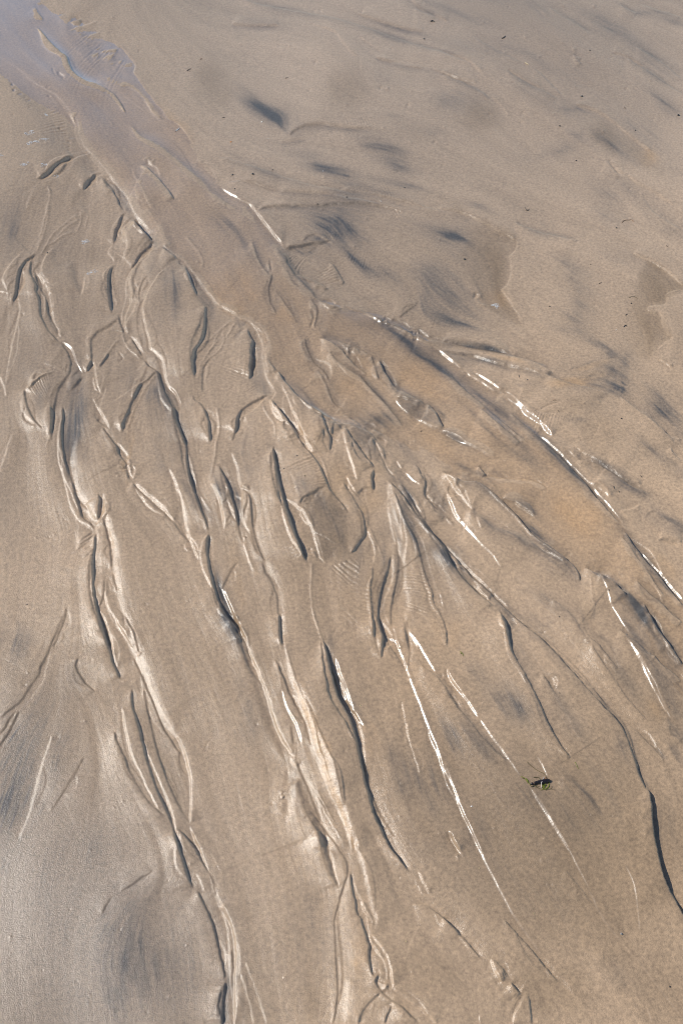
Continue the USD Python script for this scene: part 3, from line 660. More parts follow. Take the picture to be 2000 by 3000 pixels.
e K 5 8 1 - | 345,280 420,350 470,450 560,550 640,635 760,675
e K 7 16 1 - | 1060,780 1150,860 1250,950 1350,1020 1450,1100 1568,1210
e K 4 10 1 - | 1000,740 1120,830 1260,950 1400,1080 1540,1210
e K 4 10 1 - | 700,50 760,150 800,260 870,350 960,420 1060,460
e K 3 12 1 - | 1200,180 1350,170 1500,180 1600,120
e K 3 14 1 - | 1280,470 1340,560 1330,660 1390,760
e K 4 12 1 - | 830,1395 920,1430 1030,1460 1120,1470
f K 5 8 1 - | 0,955 100,975 190,985 300,1025 400,1055
f K 5 8 1 - | 0,1000 100,1000 200,1010 330,1030 420,1050
f K 4 9 1 - | 0,1080 110,1190 260,1330 400,1460 520,1570
f K 6 12 1 - | 30,1090 150,1170 280,1280 430,1400 560,1510 660,1590
f K 9 12 1 - | 1050,985 1110,975 1150,1010 1162,1080 1168,1150 1175,1215 1130,1248 1080,1235
f K 9 9 1 - | 1075,1000 1085,1080 1072,1150 1090,1215
f K 8 4 1 - | 800,1090 900,1060 1000,1020 1075,1000
f K 8 4 1 - | 860,1140 950,1130 1020,1110 1070,1085
f K 8 4 1 - | 880,1160 980,1150 1075,1150
f K 8 4 1 - | 940,1180 1020,1190 1085,1215
f K 5 6 1 - | 740,1155 860,1190 980,1220 1090,1245
f K 3.5 14 1 - | 840,340 870,430 880,520 890,650 870,740 900,840 1000,930 1060,985
f K 3 12 1 - | 900,1400 980,1330 1070,1260
d K 4 8 1 - | 800,10 830,60 890,110 960,200 1040,270 1140,330 1220,400
d K 3 10 1 - | 1040,1120 1070,1220 1120,1340 1170,1480 1210,1568
d K 5 20 1 - | 440,1200 420,1300 410,1400 420,1500
d K 3 6 1 - | 380,1230 360,1330 345,1450
g K 4 16 1 - | 415,0 450,130 440,250 450,360
g K 5 10 1 - | 1230,240 1245,400 1290,560 1360,700
g K 5 12 1 - | 1430,1130 1480,1250 1540,1400
g K 5 8 1 - | 1440,380 1500,520 1540,650 1568,760
b K 3.8 8 1 - | 100,-30 230,20 420,70 700,130 960,205 1200,285 1450,360
b K 6.2 8 1 - | 700,1255 850,1270 1000,1290
b K 7.5 12 1 - | 700,1090 800,1150 850,1200 960,1240 1070,1260
b K 5.0 10 1 - | 920,910 1000,950 1100,990 1160,1060 1190,1110
b K 5.0 10 1 - | 620,1340 780,1335 950,1345 1100,1380
b K 3.8 10 1 - | 0,1060 200,1110 400,1180 600,1240
c K 5.0 8 1 - | 0,500 120,540 250,600 330,660
c K 5.0 8 1 - | 230,270 340,330 450,380
c K 5.0 10 1 - | 400,470 520,530 640,600 740,645
c K 5.0 12 1 - | 620,690 760,710 900,710 1000,760
c K 5.0 16 1 - | 960,880 1060,920 1150,980 1230,1040
c K 3.8 14 1 - | 570,1020 680,1000 800,970 880,900 860,830
c K 4.4 8 1 - | 1200,370 1350,460 1500,560
c K 5.0 8 1 - | 960,140 1080,190 1200,230
c K 6.2 8 1 - | 1140,20 1260,70 1400,60 1568,95
c K 3.8 16 1 - | 1100,1150 1250,1240 1400,1360 1500,1460
c K 5.0 8 1 - | 450,1455 560,1495 720,1545
j K 3 14 1 - | 130,660 90,760 50,860 0,960
j K 3 16 1 - | 250,860 210,1000 170,1150 120,1300 60,1420
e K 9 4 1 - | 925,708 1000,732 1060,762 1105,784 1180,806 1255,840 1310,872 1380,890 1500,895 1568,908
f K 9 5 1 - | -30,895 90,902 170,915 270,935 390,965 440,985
'''
FEATHER = '''
# tile amplitude wavelength reach side skew | line ; side -1 is towards the sun
e 1.8 9 60 -1 0.35 | 180,990 186,1060 180,1120 170,1180
e 2.4 10 80 -1 0.3 | 175,1160 215,1200 245,1240 260,1290 235,1310
e 1.0 7 40 -1 0.3 | 190,1000 190,1100
e 1.8 9 45 1 -0.6 | 1120,20 1180,25
e 1.8 8 40 -1 0.4 | 240,80 300,160 360,230
e 2.0 9 60 1 0.5 | 430,330 470,420 520,460
e 1.8 9 50 -1 0.2 | 700,370 750,440 780,500
e 1.6 8 60 -1 0.6 | 640,230 740,215 850,200
e 1.5 8 35 1 0.2 | 760,280 860,370 980,430 1060,470
h 2.4 9 75 -1 0.4 | 380,60 460,160 540,280 610,380 680,500 740,590
h 3.0 13 120 1 -0.5 | 700,1030 800,1000 880,960 975,1000
h 2.0 10 55 -1 0.3 | 975,1150 980,1250 985,1350
h 1.8 9 60 -1 0.4 | 1300,980 1360,1130 1400,1290 1440,1360
h 1.8 8 40 -1 0.3 | 1270,740 1330,810 1370,850
h 1.6 8 50 -1 0.3 | 450,860 520,1000
d 2.2 9 26 -1 0.1 | 700,450 702,520 706,580
d 1.4 8 70 -1 0.4 | 1568,1060 1560,1150 1540,1260
d 1.6 8 50 1 0.3 | 180,1240 260,1160 350,1110
g 1.6 9 70 -1 -0.5 | 620,800 622,880 612,980
g 1.5 8 35 -1 0.2 | 830,370 850,470
a 1.5 9 60 -1 0.2 | 350,640 400,740 440,860 455,990
a 1.5 10 110 -1 0.1 | 480,120 600,230 720,330 870,400
b 2.0 8 30 -1 0.5 | 790,830 860,832 930,828 990,825
b 2.4 8 45 -1 0.7 | 790,1235 900,1262 1000,1275 1090,1290 1180,1312
b 1.6 8 30 1 0.5 | 660,1530 760,1530 850,1545
i 1.3 9 40 1 0.3 | 560,40 650,40 760,40 860,40
k 1.6 9 40 -1 0.2 | 160,330 200,450 230,560
'''
BLOB = '''
# tile kind strength x y rx ry angle : k dark mineral, w wet brown, o orange, b pale
a w .45 1390 590 90 170 -10
a w .30 1440 700 60 50 0
a k .22 300 960 220 160 20
a k .30 120 600 60 160 -35
a k .25 1000 920 160 25 42
a k .22 560 1080 70 50 0
a w .3 970 1060 35 35 0
a k .25 1450 1450 70 40 40
a o .3 1150 850 200 60 50
a k .2 60 1400 90 150 0
b k .75 330 740 120 55 22
b k .55 390 790 90 35 10
b k .35 190 620 80 25 20
b k .28 240 90 180 45 10
b w .42 780 590 130 160 0
b k .7 1115 1010 55 75 -35
b k .5 990 950 80 50 25
b k .4 1160 1090 50 50 -30
b k .45 1150 1185 130 22 12
b k .8 720 1120 110 28 14
b k .55 630 1090 60 30 25
b k .75 830 1190 70 40 40
b k .45 960 1245 120 22 8
b k .55 540 1000 70 25 12
b k .45 780 1265 80 16 4
b k .55 820 1340 160 16 0
b k .8 765 1480 30 80 0
b k .8 800 1540 80 40 25
b k .5 1510 1530 60 40 -20
b k .3 1330 1500 180 60 0
b k .35 1330 855 120 25 0
b k .5 1120 765 45 15 10
b k .25 1500 690 120 70 10
b k .2 1050 500 80 60 0
b w .35 570 850 110 25 -12
b k .22 1450 60 120 30 20
b k .4 1340 80 70 12 25
b w .3 1480 1320 130 25 25
b w .35 20 680 60 90 10
b k .25 300 1110 250 20 18
c k .42 230 160 110 28 15
c k .32 400 60 160 40 0
c k .5 1060 175 120 22 26
c k .6 1520 75 120 18 15
c k .5 1215 50 70 14 22
c w .5 1060 870 90 110 -40
c k .35 1110 930 120 60 40
c w .4 1250 940 150 70 42
c o .6 1330 1000 60 60 0
c w .5 230 775 110 85 0
c k .3 680 1000 200 22 -6
c k .35 840 900 50 100 30
c k .35 740 710 140 22 8
c k .35 600 680 70 25 30
c k .3 830 440 90 40 30
c k .5 875 395 45 12 33
c k .35 1480 660 120 50 25
c k .3 1250 1300 250 50 42
c k .5 215 1335 60 20 15
c k .4 80 1530 80 40 -20
c k .6 130 1425 60 25 30
c w .6 300 1530 140 60 20
c k .4 490 605 60 14 22
c k .3 60 660 180 40 0
c k .25 1040 1400 60 120 -30
c k .25 1000 1250 80 120 -40
c k .2 1500 1060 120 60 20
c k .45 560 545 110 14 28
c k .25 1300 330 300 50 30
c k .22 500 380 300 40 22
c k .2 100 280 200 40 15
d k .3 370 290 80 40 -20
d k .5 190 930 70 130 10
d k .35 200 1060 90 60 0
d k .32 1110 600 90 190 0
d k .45 1090 1270 70 130 -20
d k .3 860 1160 60 80 0
d k .25 460 380 60 60 0
d k .65 470 1330 65 190 12
d k .5 400 1500 60 150 5
d k .5 380 1190 70 40 -40
d k .4 1280 510 35 110 -25
d k .45 1370 720 35 110 -5
d k .4 950 170 25 90 -40
d k .55 1470 110 60 30 35
d k .4 1540 170 50 25 35
d k .3 30 150 70 150 0
d k .25 140 200 60 80 0
d o .4 870 1450 20 110 15
d w .3 590 300 80 60 0
d w .35 745 560 15 80 0
d k .35 250 1270 20 60 0
d o .35 1400 560 100 140 -40
e k .85 790 190 90 24 8
e k .6 640 235 120 14 -12
e k .6 740 120 40 50 0
e k .4 410 190 40 25 20
e k .6 870 350 80 26 48
e k .6 1030 440 90 24 25
e k .45 1320 520 40 90 -20
e k .35 1200 480 140 25 15
e k .4 1480 190 100 35 -20
e k .2 1430 350 140 120 0
e k .25 1400 720 100 80 20
e k .45 60 160 90 24 52
e k .45 170 250 70 20 55
e k .9 1200 885 90 26 38
e k .5 1090 800 90 24 32
e k .4 1330 985 110 20 38
e k .35 1460 1100 130 18 42
e w .4 960 800 130 40 10
e w .3 940 830 60 30 0
e k .7 1060 1440 60 30 10
e k .4 920 1400 80 16 22
e k .5 225 1000 28 120 0
e k .4 230 1200 40 60 0
e k .3 900 600 80 14 -10
e k .35 770 680 100 18 10
e k .4 380 300 60 14 45
e k .5 470 380 30 16 0
e o .4 420 690 80 90 0
e o .5 130 560 110 140 0
e w .3 540 710 60 30 20
e w .35 350 390 40 25 0
e k .3 1300 1370 120 60 30
e k .35 850 960 60 30 30
e o .4 900 1130 150 130 30
e o .5 1350 1180 180 120 40
e k .4 700 1400 160 14 25
f k .55 860 430 40 75 -15
f k .45 820 350 40 30 20
f k .5 850 730 60 60 30
f k .35 800 780 130 25 0
f k .5 980 890 90 20 42
f k .85 1080 990 35 28 30
f k .8 1085 1130 22 90 -3
f k .7 1155 1090 22 110 -5
f k .75 1130 1225 50 24 -10
f k .35 1110 1100 60 110 0
f k .6 930 1210 80 18 10
f k .5 1020 1270 60 14 -30
f k .4 560 1172 110 12 -6
f k .75 70 970 100 10 4
f k .7 270 1015 120 10 10
f k .7 775 1062 45 10 5
f k .5 40 190 60 20 -20
f k .65 180 1160 110 12 36
f k .4 440 1390 150 22 43
f k .7 600 1545 50 24 0
f o .7 860 1140 150 40 -8
f o .5 950 1040 110 22 -14
f o .5 400 1010 150 20 14
f k .4 210 600 25 25 0
f o .5 300 620 90 50 10
f k .3 1470 1350 180 90 35
f k .25 950 560 90 160 0
f k .25 1150 350 100 40 20
f k .3 870 1430 60 20 0
f k .25 100 720 140 100 30
f w .3 1250 900 60 140 0
f k .3 1450 200 150 60 30
f k .5 1000 1105 100 8 -10
f k .4 960 1140 120 6 4
f k .4 1010 1185 90 6 12
f w .25 900 1330 150 60 20
g k .5 460 180 55 200 3
g k .45 580 320 30 50 0
g k .4 1120 150 80 220 -15
g k .35 1270 590 35 130 -20
g k .5 1330 650 25 80 -30
g k .55 1500 1330 35 150 -27
g k .5 1430 1180 25 80 -20
g k .4 1460 520 30 120 -15
g k .6 1550 600 20 70 0
g k .35 80 1530 90 120 20
g o .55 870 280 16 200 2
g o .3 1530 1100 40 200 -8
g k .18 60 650 150 200 0
g k .3 590 730 25 30 0
g o .3 560 680 30 50 -30
h k .5 20 540 40 120 -10
h k .5 90 600 30 70 0
h k .45 285 1060 24 70 -20
h k .45 950 250 40 130 -40
h k .4 930 170 80 40 35
h k .6 1370 550 28 60 -10
h k .4 1420 640 60 40 40
h k .5 1060 90 70 40 10
h k .55 1250 690 160 32 50
h k .5 1380 840 130 22 45
h k .45 1480 940 90 24 55
h k .4 1130 300 90 30 0
h k .3 1260 370 90 60 30
h k .5 1540 905 30 25 0
h k .3 690 720 80 220 -25
h k .35 790 850 40 90 -20
h k .35 900 910 40 60 30
h k .3 850 1080 120 120 0
h k .28 110 340 40 180 -10
h k .3 300 320 60 80 0
h k .4 60 1340 30 130 -25
h k .45 700 1550 30 60 0
h k .4 1080 1130 30 120 12
h k .3 1130 1000 30 150 0
h k .25 1200 760 60 200 -20
h k .35 540 530 60 60 0
h o .3 600 180 120 120 0
h o .4 750 500 150 150 30
h o .35 1000 620 60 200 0
h o .45 1400 300 150 80 30
h k .35 650 100 80 60 30
h k .25 1440 40 120 60 20
h o .4 1430 1500 120 150 0
h k .2 1350 1250 60 120 0
i k .8 600 215 50 18 10
i k .6 680 265 80 20 45
i k .5 790 370 200 24 45
i k .45 980 560 200 24 46
i k .65 1325 540 40 18 20
i k .5 1220 520 90 18 20
i k .6 1480 725 120 35 28
i k .5 1540 810 80 35 10
i k .5 1490 320 70 15 35
i k .35 1540 400 60 30 40
i k .85 540 590 55 45 0
i k .55 560 645 70 16 40
i k .55 640 810 190 30 43
i k .35 470 640 60 40 40
i k .4 400 800 200 22 25
i k .35 560 890 90 30 25
i k .65 1165 1190 65 26 45
i k .6 1040 1110 40 20 30
i k .5 115 930 60 28 42
i k .5 1270 1300 160 40 45
i k .35 1300 1480 160 60 40
i k .5 20 680 18 60 0
i k .4 120 400 60 25 10
i k .3 380 420 90 25 10
i k .35 300 530 60 30 40
i k .35 40 960 50 120 -30
i k .5 405 1440 16 110 -10
i k .3 300 110 300 22 43
i k .25 520 370 200 30 43
i k .25 700 1000 160 90 45
i k .3 830 1060 80 40 45
i k .3 630 1450 120 60 50
i k .3 990 370 130 25 18
i k .35 1100 380 150 20 30
i o .35 1450 1050 100 60 45
i o .5 850 700 200 120 45
i k .3 870 85 60 15 0
i k .3 1480 60 150 60 40
i w .25 1000 180 150 120 0
i w .25 950 1350 80 120 -30
i k .3 70 250 120 60 20
j k .42 190 740 130 120 0
j k .35 70 1200 90 320 8
j k .22 650 1500 180 150 0
j k .15 400 500 120 200 20
k k .5 710 200 26 60 -10
k k .45 1510 740 150 60 20
k k .3 1340 1060 170 150 20
k k .3 1200 960 60 160 -15
k k .25 200 700 120 250 -20
k k .35 840 560 20 90 -25
k k .4 40 30 40 90 -30
k o .45 640 870 22 420 -18
k k .35 500 1180 40 130 -20
k w .2 1540 980 60 250 -20
k o .3 950 780 60 160 -15
l k .42 440 560 130 70 30
l k .3 200 380 60 60 0
l k .35 110 740 60 60 0
l k .45 60 800 120 120 30
l k .5 1420 260 160 40 45
l k .5 1500 400 120 60 40
l k .35 600 170 60 30 30
l k .35 1000 600 200 45 45
l k .4 1140 880 70 150 -15
l k .4 680 450 50 30 40
l k .3 740 740 160 90 50
l k .5 1500 740 80 20 42
l k .25 400 1250 250 250 0
l k .25 900 1250 250 250 0
l o .5 1350 600 60 90 -40
l w .25 1480 1250 120 350 0
l k .3 480 300 60 90 -30
m k .35 60 130 150 200 0
m k .5 1490 1420 25 120 2
n o .6 890 1080 45 110 10
n k .4 30 1420 22 150 2
n k .25 600 950 150 300 0
n w .25 1250 1300 300 250 0
n k .25 1300 300 160 250 0
n w .2 600 1400 100 150 0
o w .4 1000 950 400 250 30
o w .4 700 1250 400 220 30
o w .3 1400 1300 250 250 0
o k .35 1170 1230 90 60 50
o k .22 700 650 300 250 30
o k .25 300 500 250 250 30
o w .2 1450 500 120 250 0
o k .3 1420 180 60 180 0
l w .4 900 1400 700 450 20
o w .35 1000 700 600 500 20
i w .2 1300 1400 350 350 0
j k .32 100 1050 260 520 10
b k .3 760 1500 160 110 0
e k .3 760 150 160 110 10
c k .22 700 150 700 140 15
m k .22 900 1050 800 560 25
j k .3 120 900 280 420 10
l w .62 1000 1500 900 700 15
l w .35 1300 700 500 500 30
f k .3 60 500 160 260 0
c k .2 1200 700 500 160 30
e k .3 1450 600 260 160 40
m k .24 560 900 420 340 20
m k .22 1150 1200 330 300 0
m k .16 800 1400 500 200 0
'''
# ---------------------------------------------------------------- the relief of the sand
H = np.zeros((NY, NX), np.float32)          # relief in plan units
KL = np.zeros((NY, NX), np.float32)         # dark mineral along the channels, and shade painted under the banks
WET = np.zeros((NY, NX), np.float32)        # wet film left along water edges
TX = np.zeros((NY // 4 + 1, NX // 4 + 1)); TY = np.zeros_like(TX); TW = np.zeros_like(TX)
ACT = np.zeros((NY // 4 + 1, NX // 4 + 1))
gx = (CX0 + Q * (np.arange(NX) + 0.5)).astype(np.float32)
gy = (CY0 + Q * (np.arange(NY) + 0.5)).astype(np.float32)

def field(sigma, seed, shape=None):
    shape = shape or (NY, NX)
    k = max(1, int(sigma / 3))
    r = np.random.default_rng(seed).standard_normal((shape[0] // k + 4, shape[1] // k + 4)).astype(np.float32)
    r = gaussian_filter(r, sigma / k, mode='wrap')
    if k > 1:
        r = zoom(r, k, order=1)
    r = r[:shape[0], :shape[1]]
    return r / r.std()

N8, N3, N40 = field(8, 1), field(2.5, 2), field(40, 3)

def curve(p, step=1.5):
    d = np.r_[0, np.cumsum(np.hypot(*np.diff(p, axis=0).T))]
    s = np.linspace(0, d[-1], max(4, int(d[-1] / step)))
    if len(p) > 2:
        return np.c_[Akima1DInterpolator(d, p[:, 0])(s), Akima1DInterpolator(d, p[:, 1])(s)], s
    return np.c_[np.interp(s, d, p[:, 0]), np.interp(s, d, p[:, 1])], s

def smooth01(x):
    x = np.clip(x, 0, 1)
    return x * x * (3 - 2 * x)

AWAY = np.array([0.97, 0.25])                # plan direction that points away from the sun

def near(c, s, reach):
    """Plan cells within reach of the curve: their slices, mask, signed distance (positive away from the sun) and arc length."""
    i0, i1 = int(max(0, (c[:, 0].min() - reach - CX0) / Q)), int(min(NX, (c[:, 0].max() + reach - CX0) / Q + 1))
    j0, j1 = int(max(0, (c[:, 1].min() - reach - CY0) / Q)), int(min(NY, (c[:, 1].max() + reach - CY0) / Q + 1))
    if i1 <= i0 or j1 <= j0:
        return None
    # cheap coarse mask first
    m = np.zeros(((j1 - j0) // 8 + 2, (i1 - i0) // 8 + 2), bool)
    m[np.clip(((c[:, 1] - CY0) / Q - j0) // 8, 0, m.shape[0] - 1).astype(int), np.clip(((c[:, 0] - CX0) / Q - i0) // 8, 0, m.shape[1] - 1).astype(int)] = True
    k = int(reach / (8 * Q)) + 1
    from scipy.ndimage import binary_dilation
    m = binary_dilation(m, np.ones((3, 3), bool), iterations=k)
    m = np.repeat(np.repeat(m, 8, 0), 8, 1)[:j1 - j0, :i1 - i0]
    J, I = np.nonzero(m)
    P = np.c_[gx[I + i0], gy[J + j0]]
    dist, idx = cKDTree(c).query(P, distance_upper_bound=reach, workers=-1)
    ok = np.isfinite(dist)
    J, I, P, dist, idx = J[ok] + j0, I[ok] + i0, P[ok], dist[ok], idx[ok]
    t = np.gradient(c, axis=0)
    t /= np.linalg.norm(t, axis=1, keepdims=True) + 1e-9
    n = np.c_[-t[:, 1], t[:, 0]]
    if (n @ AWAY).mean() < 0:
        n = -n
    d = ((P - c[idx]) * n[idx]).sum(1)
    # beyond the side caps use the full distance with the sign of d
    d = np.where(np.abs(d) < 0.75 * dist, np.sign(d + 1e-6) * dist, d)
    return J, I, d, s[idx], t

RELIEF = 1.0
seed = 100
ENTRIES = []
for line in FEAT.strip().splitlines():
    if line.startswith('#') or not line.strip():
        continue
    head_, pts_ = line.split('|')
    ENTRIES.append((*head_.split(), pts_))
# beside most banks run fainter rills that leave it and join it again
mates = np.random.default_rng(77)
for ent in list(ENTRIES):
    tile, kind, hgt, e, w, flag, pts_ = ent
    if kind not in 'DW' or tile in 'bcf' or float(e) > 9 or flag == 'g':
        continue
    c, s = curve(px(tile, pts_))
    if s[-1] < 70:
        continue
    t = np.gradient(c, axis=0); t /= np.linalg.norm(t, axis=1, keepdims=True) + 1e-9
    n = np.c_[-t[:, 1], t[:, 0]]
    for q in range(1 if tile in 'jmno' else 3 if tile in 'dheg' else 2):
        span = mates.uniform(0.3, 0.75); a0 = mates.uniform(0, 1 - span)
        i0, i1 = int(a0 * len(s)), int((a0 + span) * len(s))
        if i1 - i0 < 25:
            continue
        u = np.linspace(0, 1, i1 - i0)
        off = mates.choice([-1, 1]) * (mates.uniform(2, 6) + mates.uniform(4, 20) * np.sin(np.pi * u) ** 1.2) + 1.5 * np.sin(u * mates.uniform(4, 10) + mates.uniform(0, 6))
        cc = c[i0:i1] + n[i0:i1] * off[:, None]
        ENTRIES.append((tile, mates.choice(['D', 'W']), mates.uniform(0.12, 0.32) * float(hgt) + 0.3, mates.uniform(3, 5), 22, '-', (cc, s[i0:i1] - s[i0])))
for tile, kind, hgt, e, w, flag, pts_ in ENTRIES:
    hgt, e, w = float(hgt), float(e), float(w)
    c, s = (curve(px(tile, pts_)) if not isinstance(pts_, tuple) else pts_)
    L = s[-1]
    if kind in 'DW':
        w = min(2.0 * w, 0.48 * L)
        if flag != 'g' and hgt > 1.2:
            hgt = (hgt if hgt >= 10 or tile in 'gjkmno' else (1.75 if kind == 'D' else 1.2) * hgt ** 0.64) * (0.6 if tile in 'bc' else 0.85 if kind == 'W' and tile in 'gjkmno' else 1.0) if not isinstance(pts_, tuple) else hgt
        if flag == 'g':
            e, hgt = max(0.34 * e, 0.34 * hgt), 0.8 * hgt
        elif e <= 7:
            e = 0.34 * e
    else:
        e, hgt = 0.65 * e, 0.9 * hgt
    seed += 1
    r1 = np.random.default_rng(seed)
    # a natural line wanders and its height varies along its length
    wob = gaussian_filter(r1.standard_normal(len(s)), 5, mode='nearest'); wob *= 0.8 / (wob.std() + 1e-6)
    amp = gaussian_filter(r1.standard_normal(len(s)), 14, mode='nearest'); amp = 1 + (0.07 if flag == 'g' else 0.18) * amp / (amp.std() + 1e-6)
    cap = min(0.30, (9 + 1.4 * hgt) / max(L, 1))
    end = smooth01(s / L / cap) * smooth01((1 - s / L) / cap)
    wide = np.sin(np.pi * s / L).clip(0) ** 1.4         # the terraces are widest midway
    tan = np.gradient(c, axis=0); tan /= np.linalg.norm(tan, axis=1, keepdims=True) + 1e-9
    # banks running along the sunlight are raised so that their shade shows
    across = np.abs(-tan[:, 1] * AWAY[0] + tan[:, 0] * AWAY[1]).mean()
    if kind in 'DW' and flag != 'g':
        hgt *= min(1.9, 0.9 / max(across, 0.1))
    reach = (2.6 * w if kind in 'DW' else 2.5 * e if kind != 'K' else 3 * e) + 4
    got = near(c, s, reach)
    if got is None:
        continue
    J, I, d, sa, t = got
    k = np.clip((sa / L * (len(s) - 1)).astype(int), 0, len(s) - 1)
    a = (hgt * np.clip(amp[k], 0.35, 1.7) * end[k]).astype(np.float32)
    if kind == 'K':  # dark mineral lines; the last of e and f paint shade under a lip
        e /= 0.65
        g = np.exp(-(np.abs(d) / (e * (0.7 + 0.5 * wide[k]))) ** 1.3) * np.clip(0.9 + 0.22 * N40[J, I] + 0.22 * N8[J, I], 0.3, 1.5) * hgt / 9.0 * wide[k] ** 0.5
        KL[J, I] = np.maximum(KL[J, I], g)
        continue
    if kind == 'D' and tile in 'bcefil':  # shade painted along the low foot of banks falling away from the sun
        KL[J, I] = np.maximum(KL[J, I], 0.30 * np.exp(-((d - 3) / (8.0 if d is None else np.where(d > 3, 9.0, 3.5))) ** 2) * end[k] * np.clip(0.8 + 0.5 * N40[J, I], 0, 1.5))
    d = d + wob[k] * min(1.0, e / 5) + N3[J, I] * (0.03 if flag == 'g' else 0.45)
    if kind in 'DW':
        ww = w * (0.05 + 0.95 * wide[k]) * (0.8 + 0.4 * smooth01(N40[J, I] * 0.5 + 0.5))
        x = np.abs(d) / ww
        high = (1 + 3.6 * x) * np.exp(-2.1 * x) if flag != 'g' else np.exp(-x)           # the terrace rolls over towards its edge
        low = np.exp(-x / 0.6)
        fade = np.where((d < 0) == (kind == 'D'), high, low)
        prof = -0.5 * np.tanh(d / e) * fade
        H[J, I] += (a * prof * (1 if kind == 'D' else -1)).astype(np.float32)
    else:
        H[J, I] += (a * np.exp(-(d / e) ** 2) * (0.55 if kind == 'G' else -0.7)).astype(np.float32)
    if flag == 'g':
        WET[J, I] = np.maximum(WET[J, I], np.exp(-(d / (1.5 * e + 2.5)) ** 2) * end[k])
    # the flow runs along the lines
    ti, tj = np.clip(((c[:, 0] - CX0) / Q / 4).astype(int), -1, TX.shape[1]), np.clip(((c[:, 1] - CY0) / Q / 4).astype(int), -1, TX.shape[0])
    ok = (ti >= 0) & (ti < TX.shape[1]) & (tj >= 0) & (tj < TX.shape[0])
    tt = np.where(((t[:, 1] + 0.3 * t[:, 0]) < 0)[:, None], -t, t)
    if L > 40:
        np.add.at(TX, (tj[ok], ti[ok]), tt[ok, 0]); np.add.at(TY, (tj[ok], ti[ok]), tt[ok, 1]); np.add.at(TW, (tj[ok], ti[ok]), 1.0)
        np.add.at(ACT, (tj[ok], ti[ok]), hgt)

# flow direction everywhere, from fine to coarse
FX, FY, FW = np.full(TX.shape, 0.45) * 1e-4, np.full(TX.shape, 0.9) * 1e-4, np.full(TX.shape, 1e-4)
for sg, wt in ((4, 1.0), (12, 0.35), (40, 0.05)):
    FX += wt * gaussian_filter(TX, sg) ; FY += wt * gaussian_filter(TY, sg)
FN = np.hypot(FX, FY) + 1e-12
FX, FY = FX / FN, FY / FN
FX, FY = (zoom(f, 4, order=1)[:NY, :NX].astype(np.float32) for f in (FX, FY))
ACT = gaussian_filter(ACT, 14)
ACT = zoom(np.clip(ACT / np.percentile(ACT, 92), 0, 1), 4, order=1)[:NY, :NX].astype(np.float32)

def streaks(src, steps, h, raw=False):
    """Smears the noise along the flow (line integral convolution)."""
    ny, nx = src.shape
    f = NY / ny
    fx, fy = FX[::int(f), ::int(f)][:ny, :nx], FY[::int(f), ::int(f)][:ny, :nx]
    out = src.copy()
    base_y, base_x = np.mgrid[0:ny, 0:nx].astype(np.float32)
    for sign in (1, -1):
        x, y = base_x.copy(), base_y.copy()
        for k in range(steps):
            i, j = np.clip(x, 0, nx - 1).astype(np.int32), np.clip(y, 0, ny - 1).astype(np.int32)
            x += sign * h * fx[j, i]; y += sign * h * fy[j, i]
            i, j = np.clip(x, 0, nx - 1).astype(np.int32), np.clip(y, 0, ny - 1).astype(np.int32)
            out += src[j, i] * (0.5 + 0.5 * math.cos(math.pi * (k + 1) / (steps + 1)))
    return out / (1.0 + steps) if raw else out / out.std()

S1 = streaks(rng.standard_normal((NY, NX)).astype(np.float32), 20, 1.4)
S1 = gaussian_filter(S1, 0.9); S1 /= S1.std()
half = gaussian_filter(rng.standard_normal((NY // 2, NX // 2)).astype(np.float32), 2.2)
S2 = zoom(streaks(half / half.std(), 30, 1.6), 2, order=1)
S2 = np.pad(S2, ((0, max(0, NY - S2.shape[0])), (0, max(0, NX - S2.shape[1]))), mode='edge')[:NY, :NX]
half = gaussian_filter(rng.standard_normal((NY // 2, NX // 2)).astype(np.float32), 5)
S3 = zoom(streaks(half / half.std(), 40, 2.2), 2, order=1)
S3 = np.pad(S3, ((0, max(0, NY - S3.shape[0])), (0, max(0, NX - S3.shape[1]))), mode='edge')[:NY, :NX]

# feathered rills running down into a cut
for line in FEATHER.strip().splitlines():
    if line.startswith('#'):
        continue
    head_, pts_ = line.split('|')
    tile, A, lam, reach, side, skew = head_.split()
    A, lam, reach, side, skew = map(float, (A, lam, reach, side, skew))
    c, s = curve(px(tile, pts_))
    got = near(c, s, reach * 1.5)
    if got is None:
        continue
    J, I, d, sa, t = got
    dd = d * side
    u = sa / s[-1]
    end = smooth01(u / 0.15) * smooth01((1 - u) / 0.15)
    tr = np.random.default_rng(int(abs(c).sum()) % 9973)
    tab = gaussian_filter(tr.standard_normal(4000), 3.0); tab /= tab.std()
    ln = gaussian_filter(tr.standard_normal(4000), 0.6); ln = np.exp(0.5 * ln / ln.std())
    # each rill has its own spacing, depth and length, and wanders a little
    pos = (sa + skew * dd + 0.5 * N8[J, I] + 0.08 * dd * N40[J, I]) / lam + 50
    own = np.interp(pos, np.arange(4000), ln)
    env = smooth01(dd / 4 + 0.3) * np.exp(-(np.abs(dd) / (reach * 0.7 * own)) ** 1.5) * end
    rill = np.sin(2 * math.pi * pos + 2.0 * np.interp(pos * 2, np.arange(4000), tab))
    H[J, I] += (0.42 * A * np.clip(own, 0.3, 1.6) * (rill - 0.3 * rill * rill) * env).astype(np.float32)

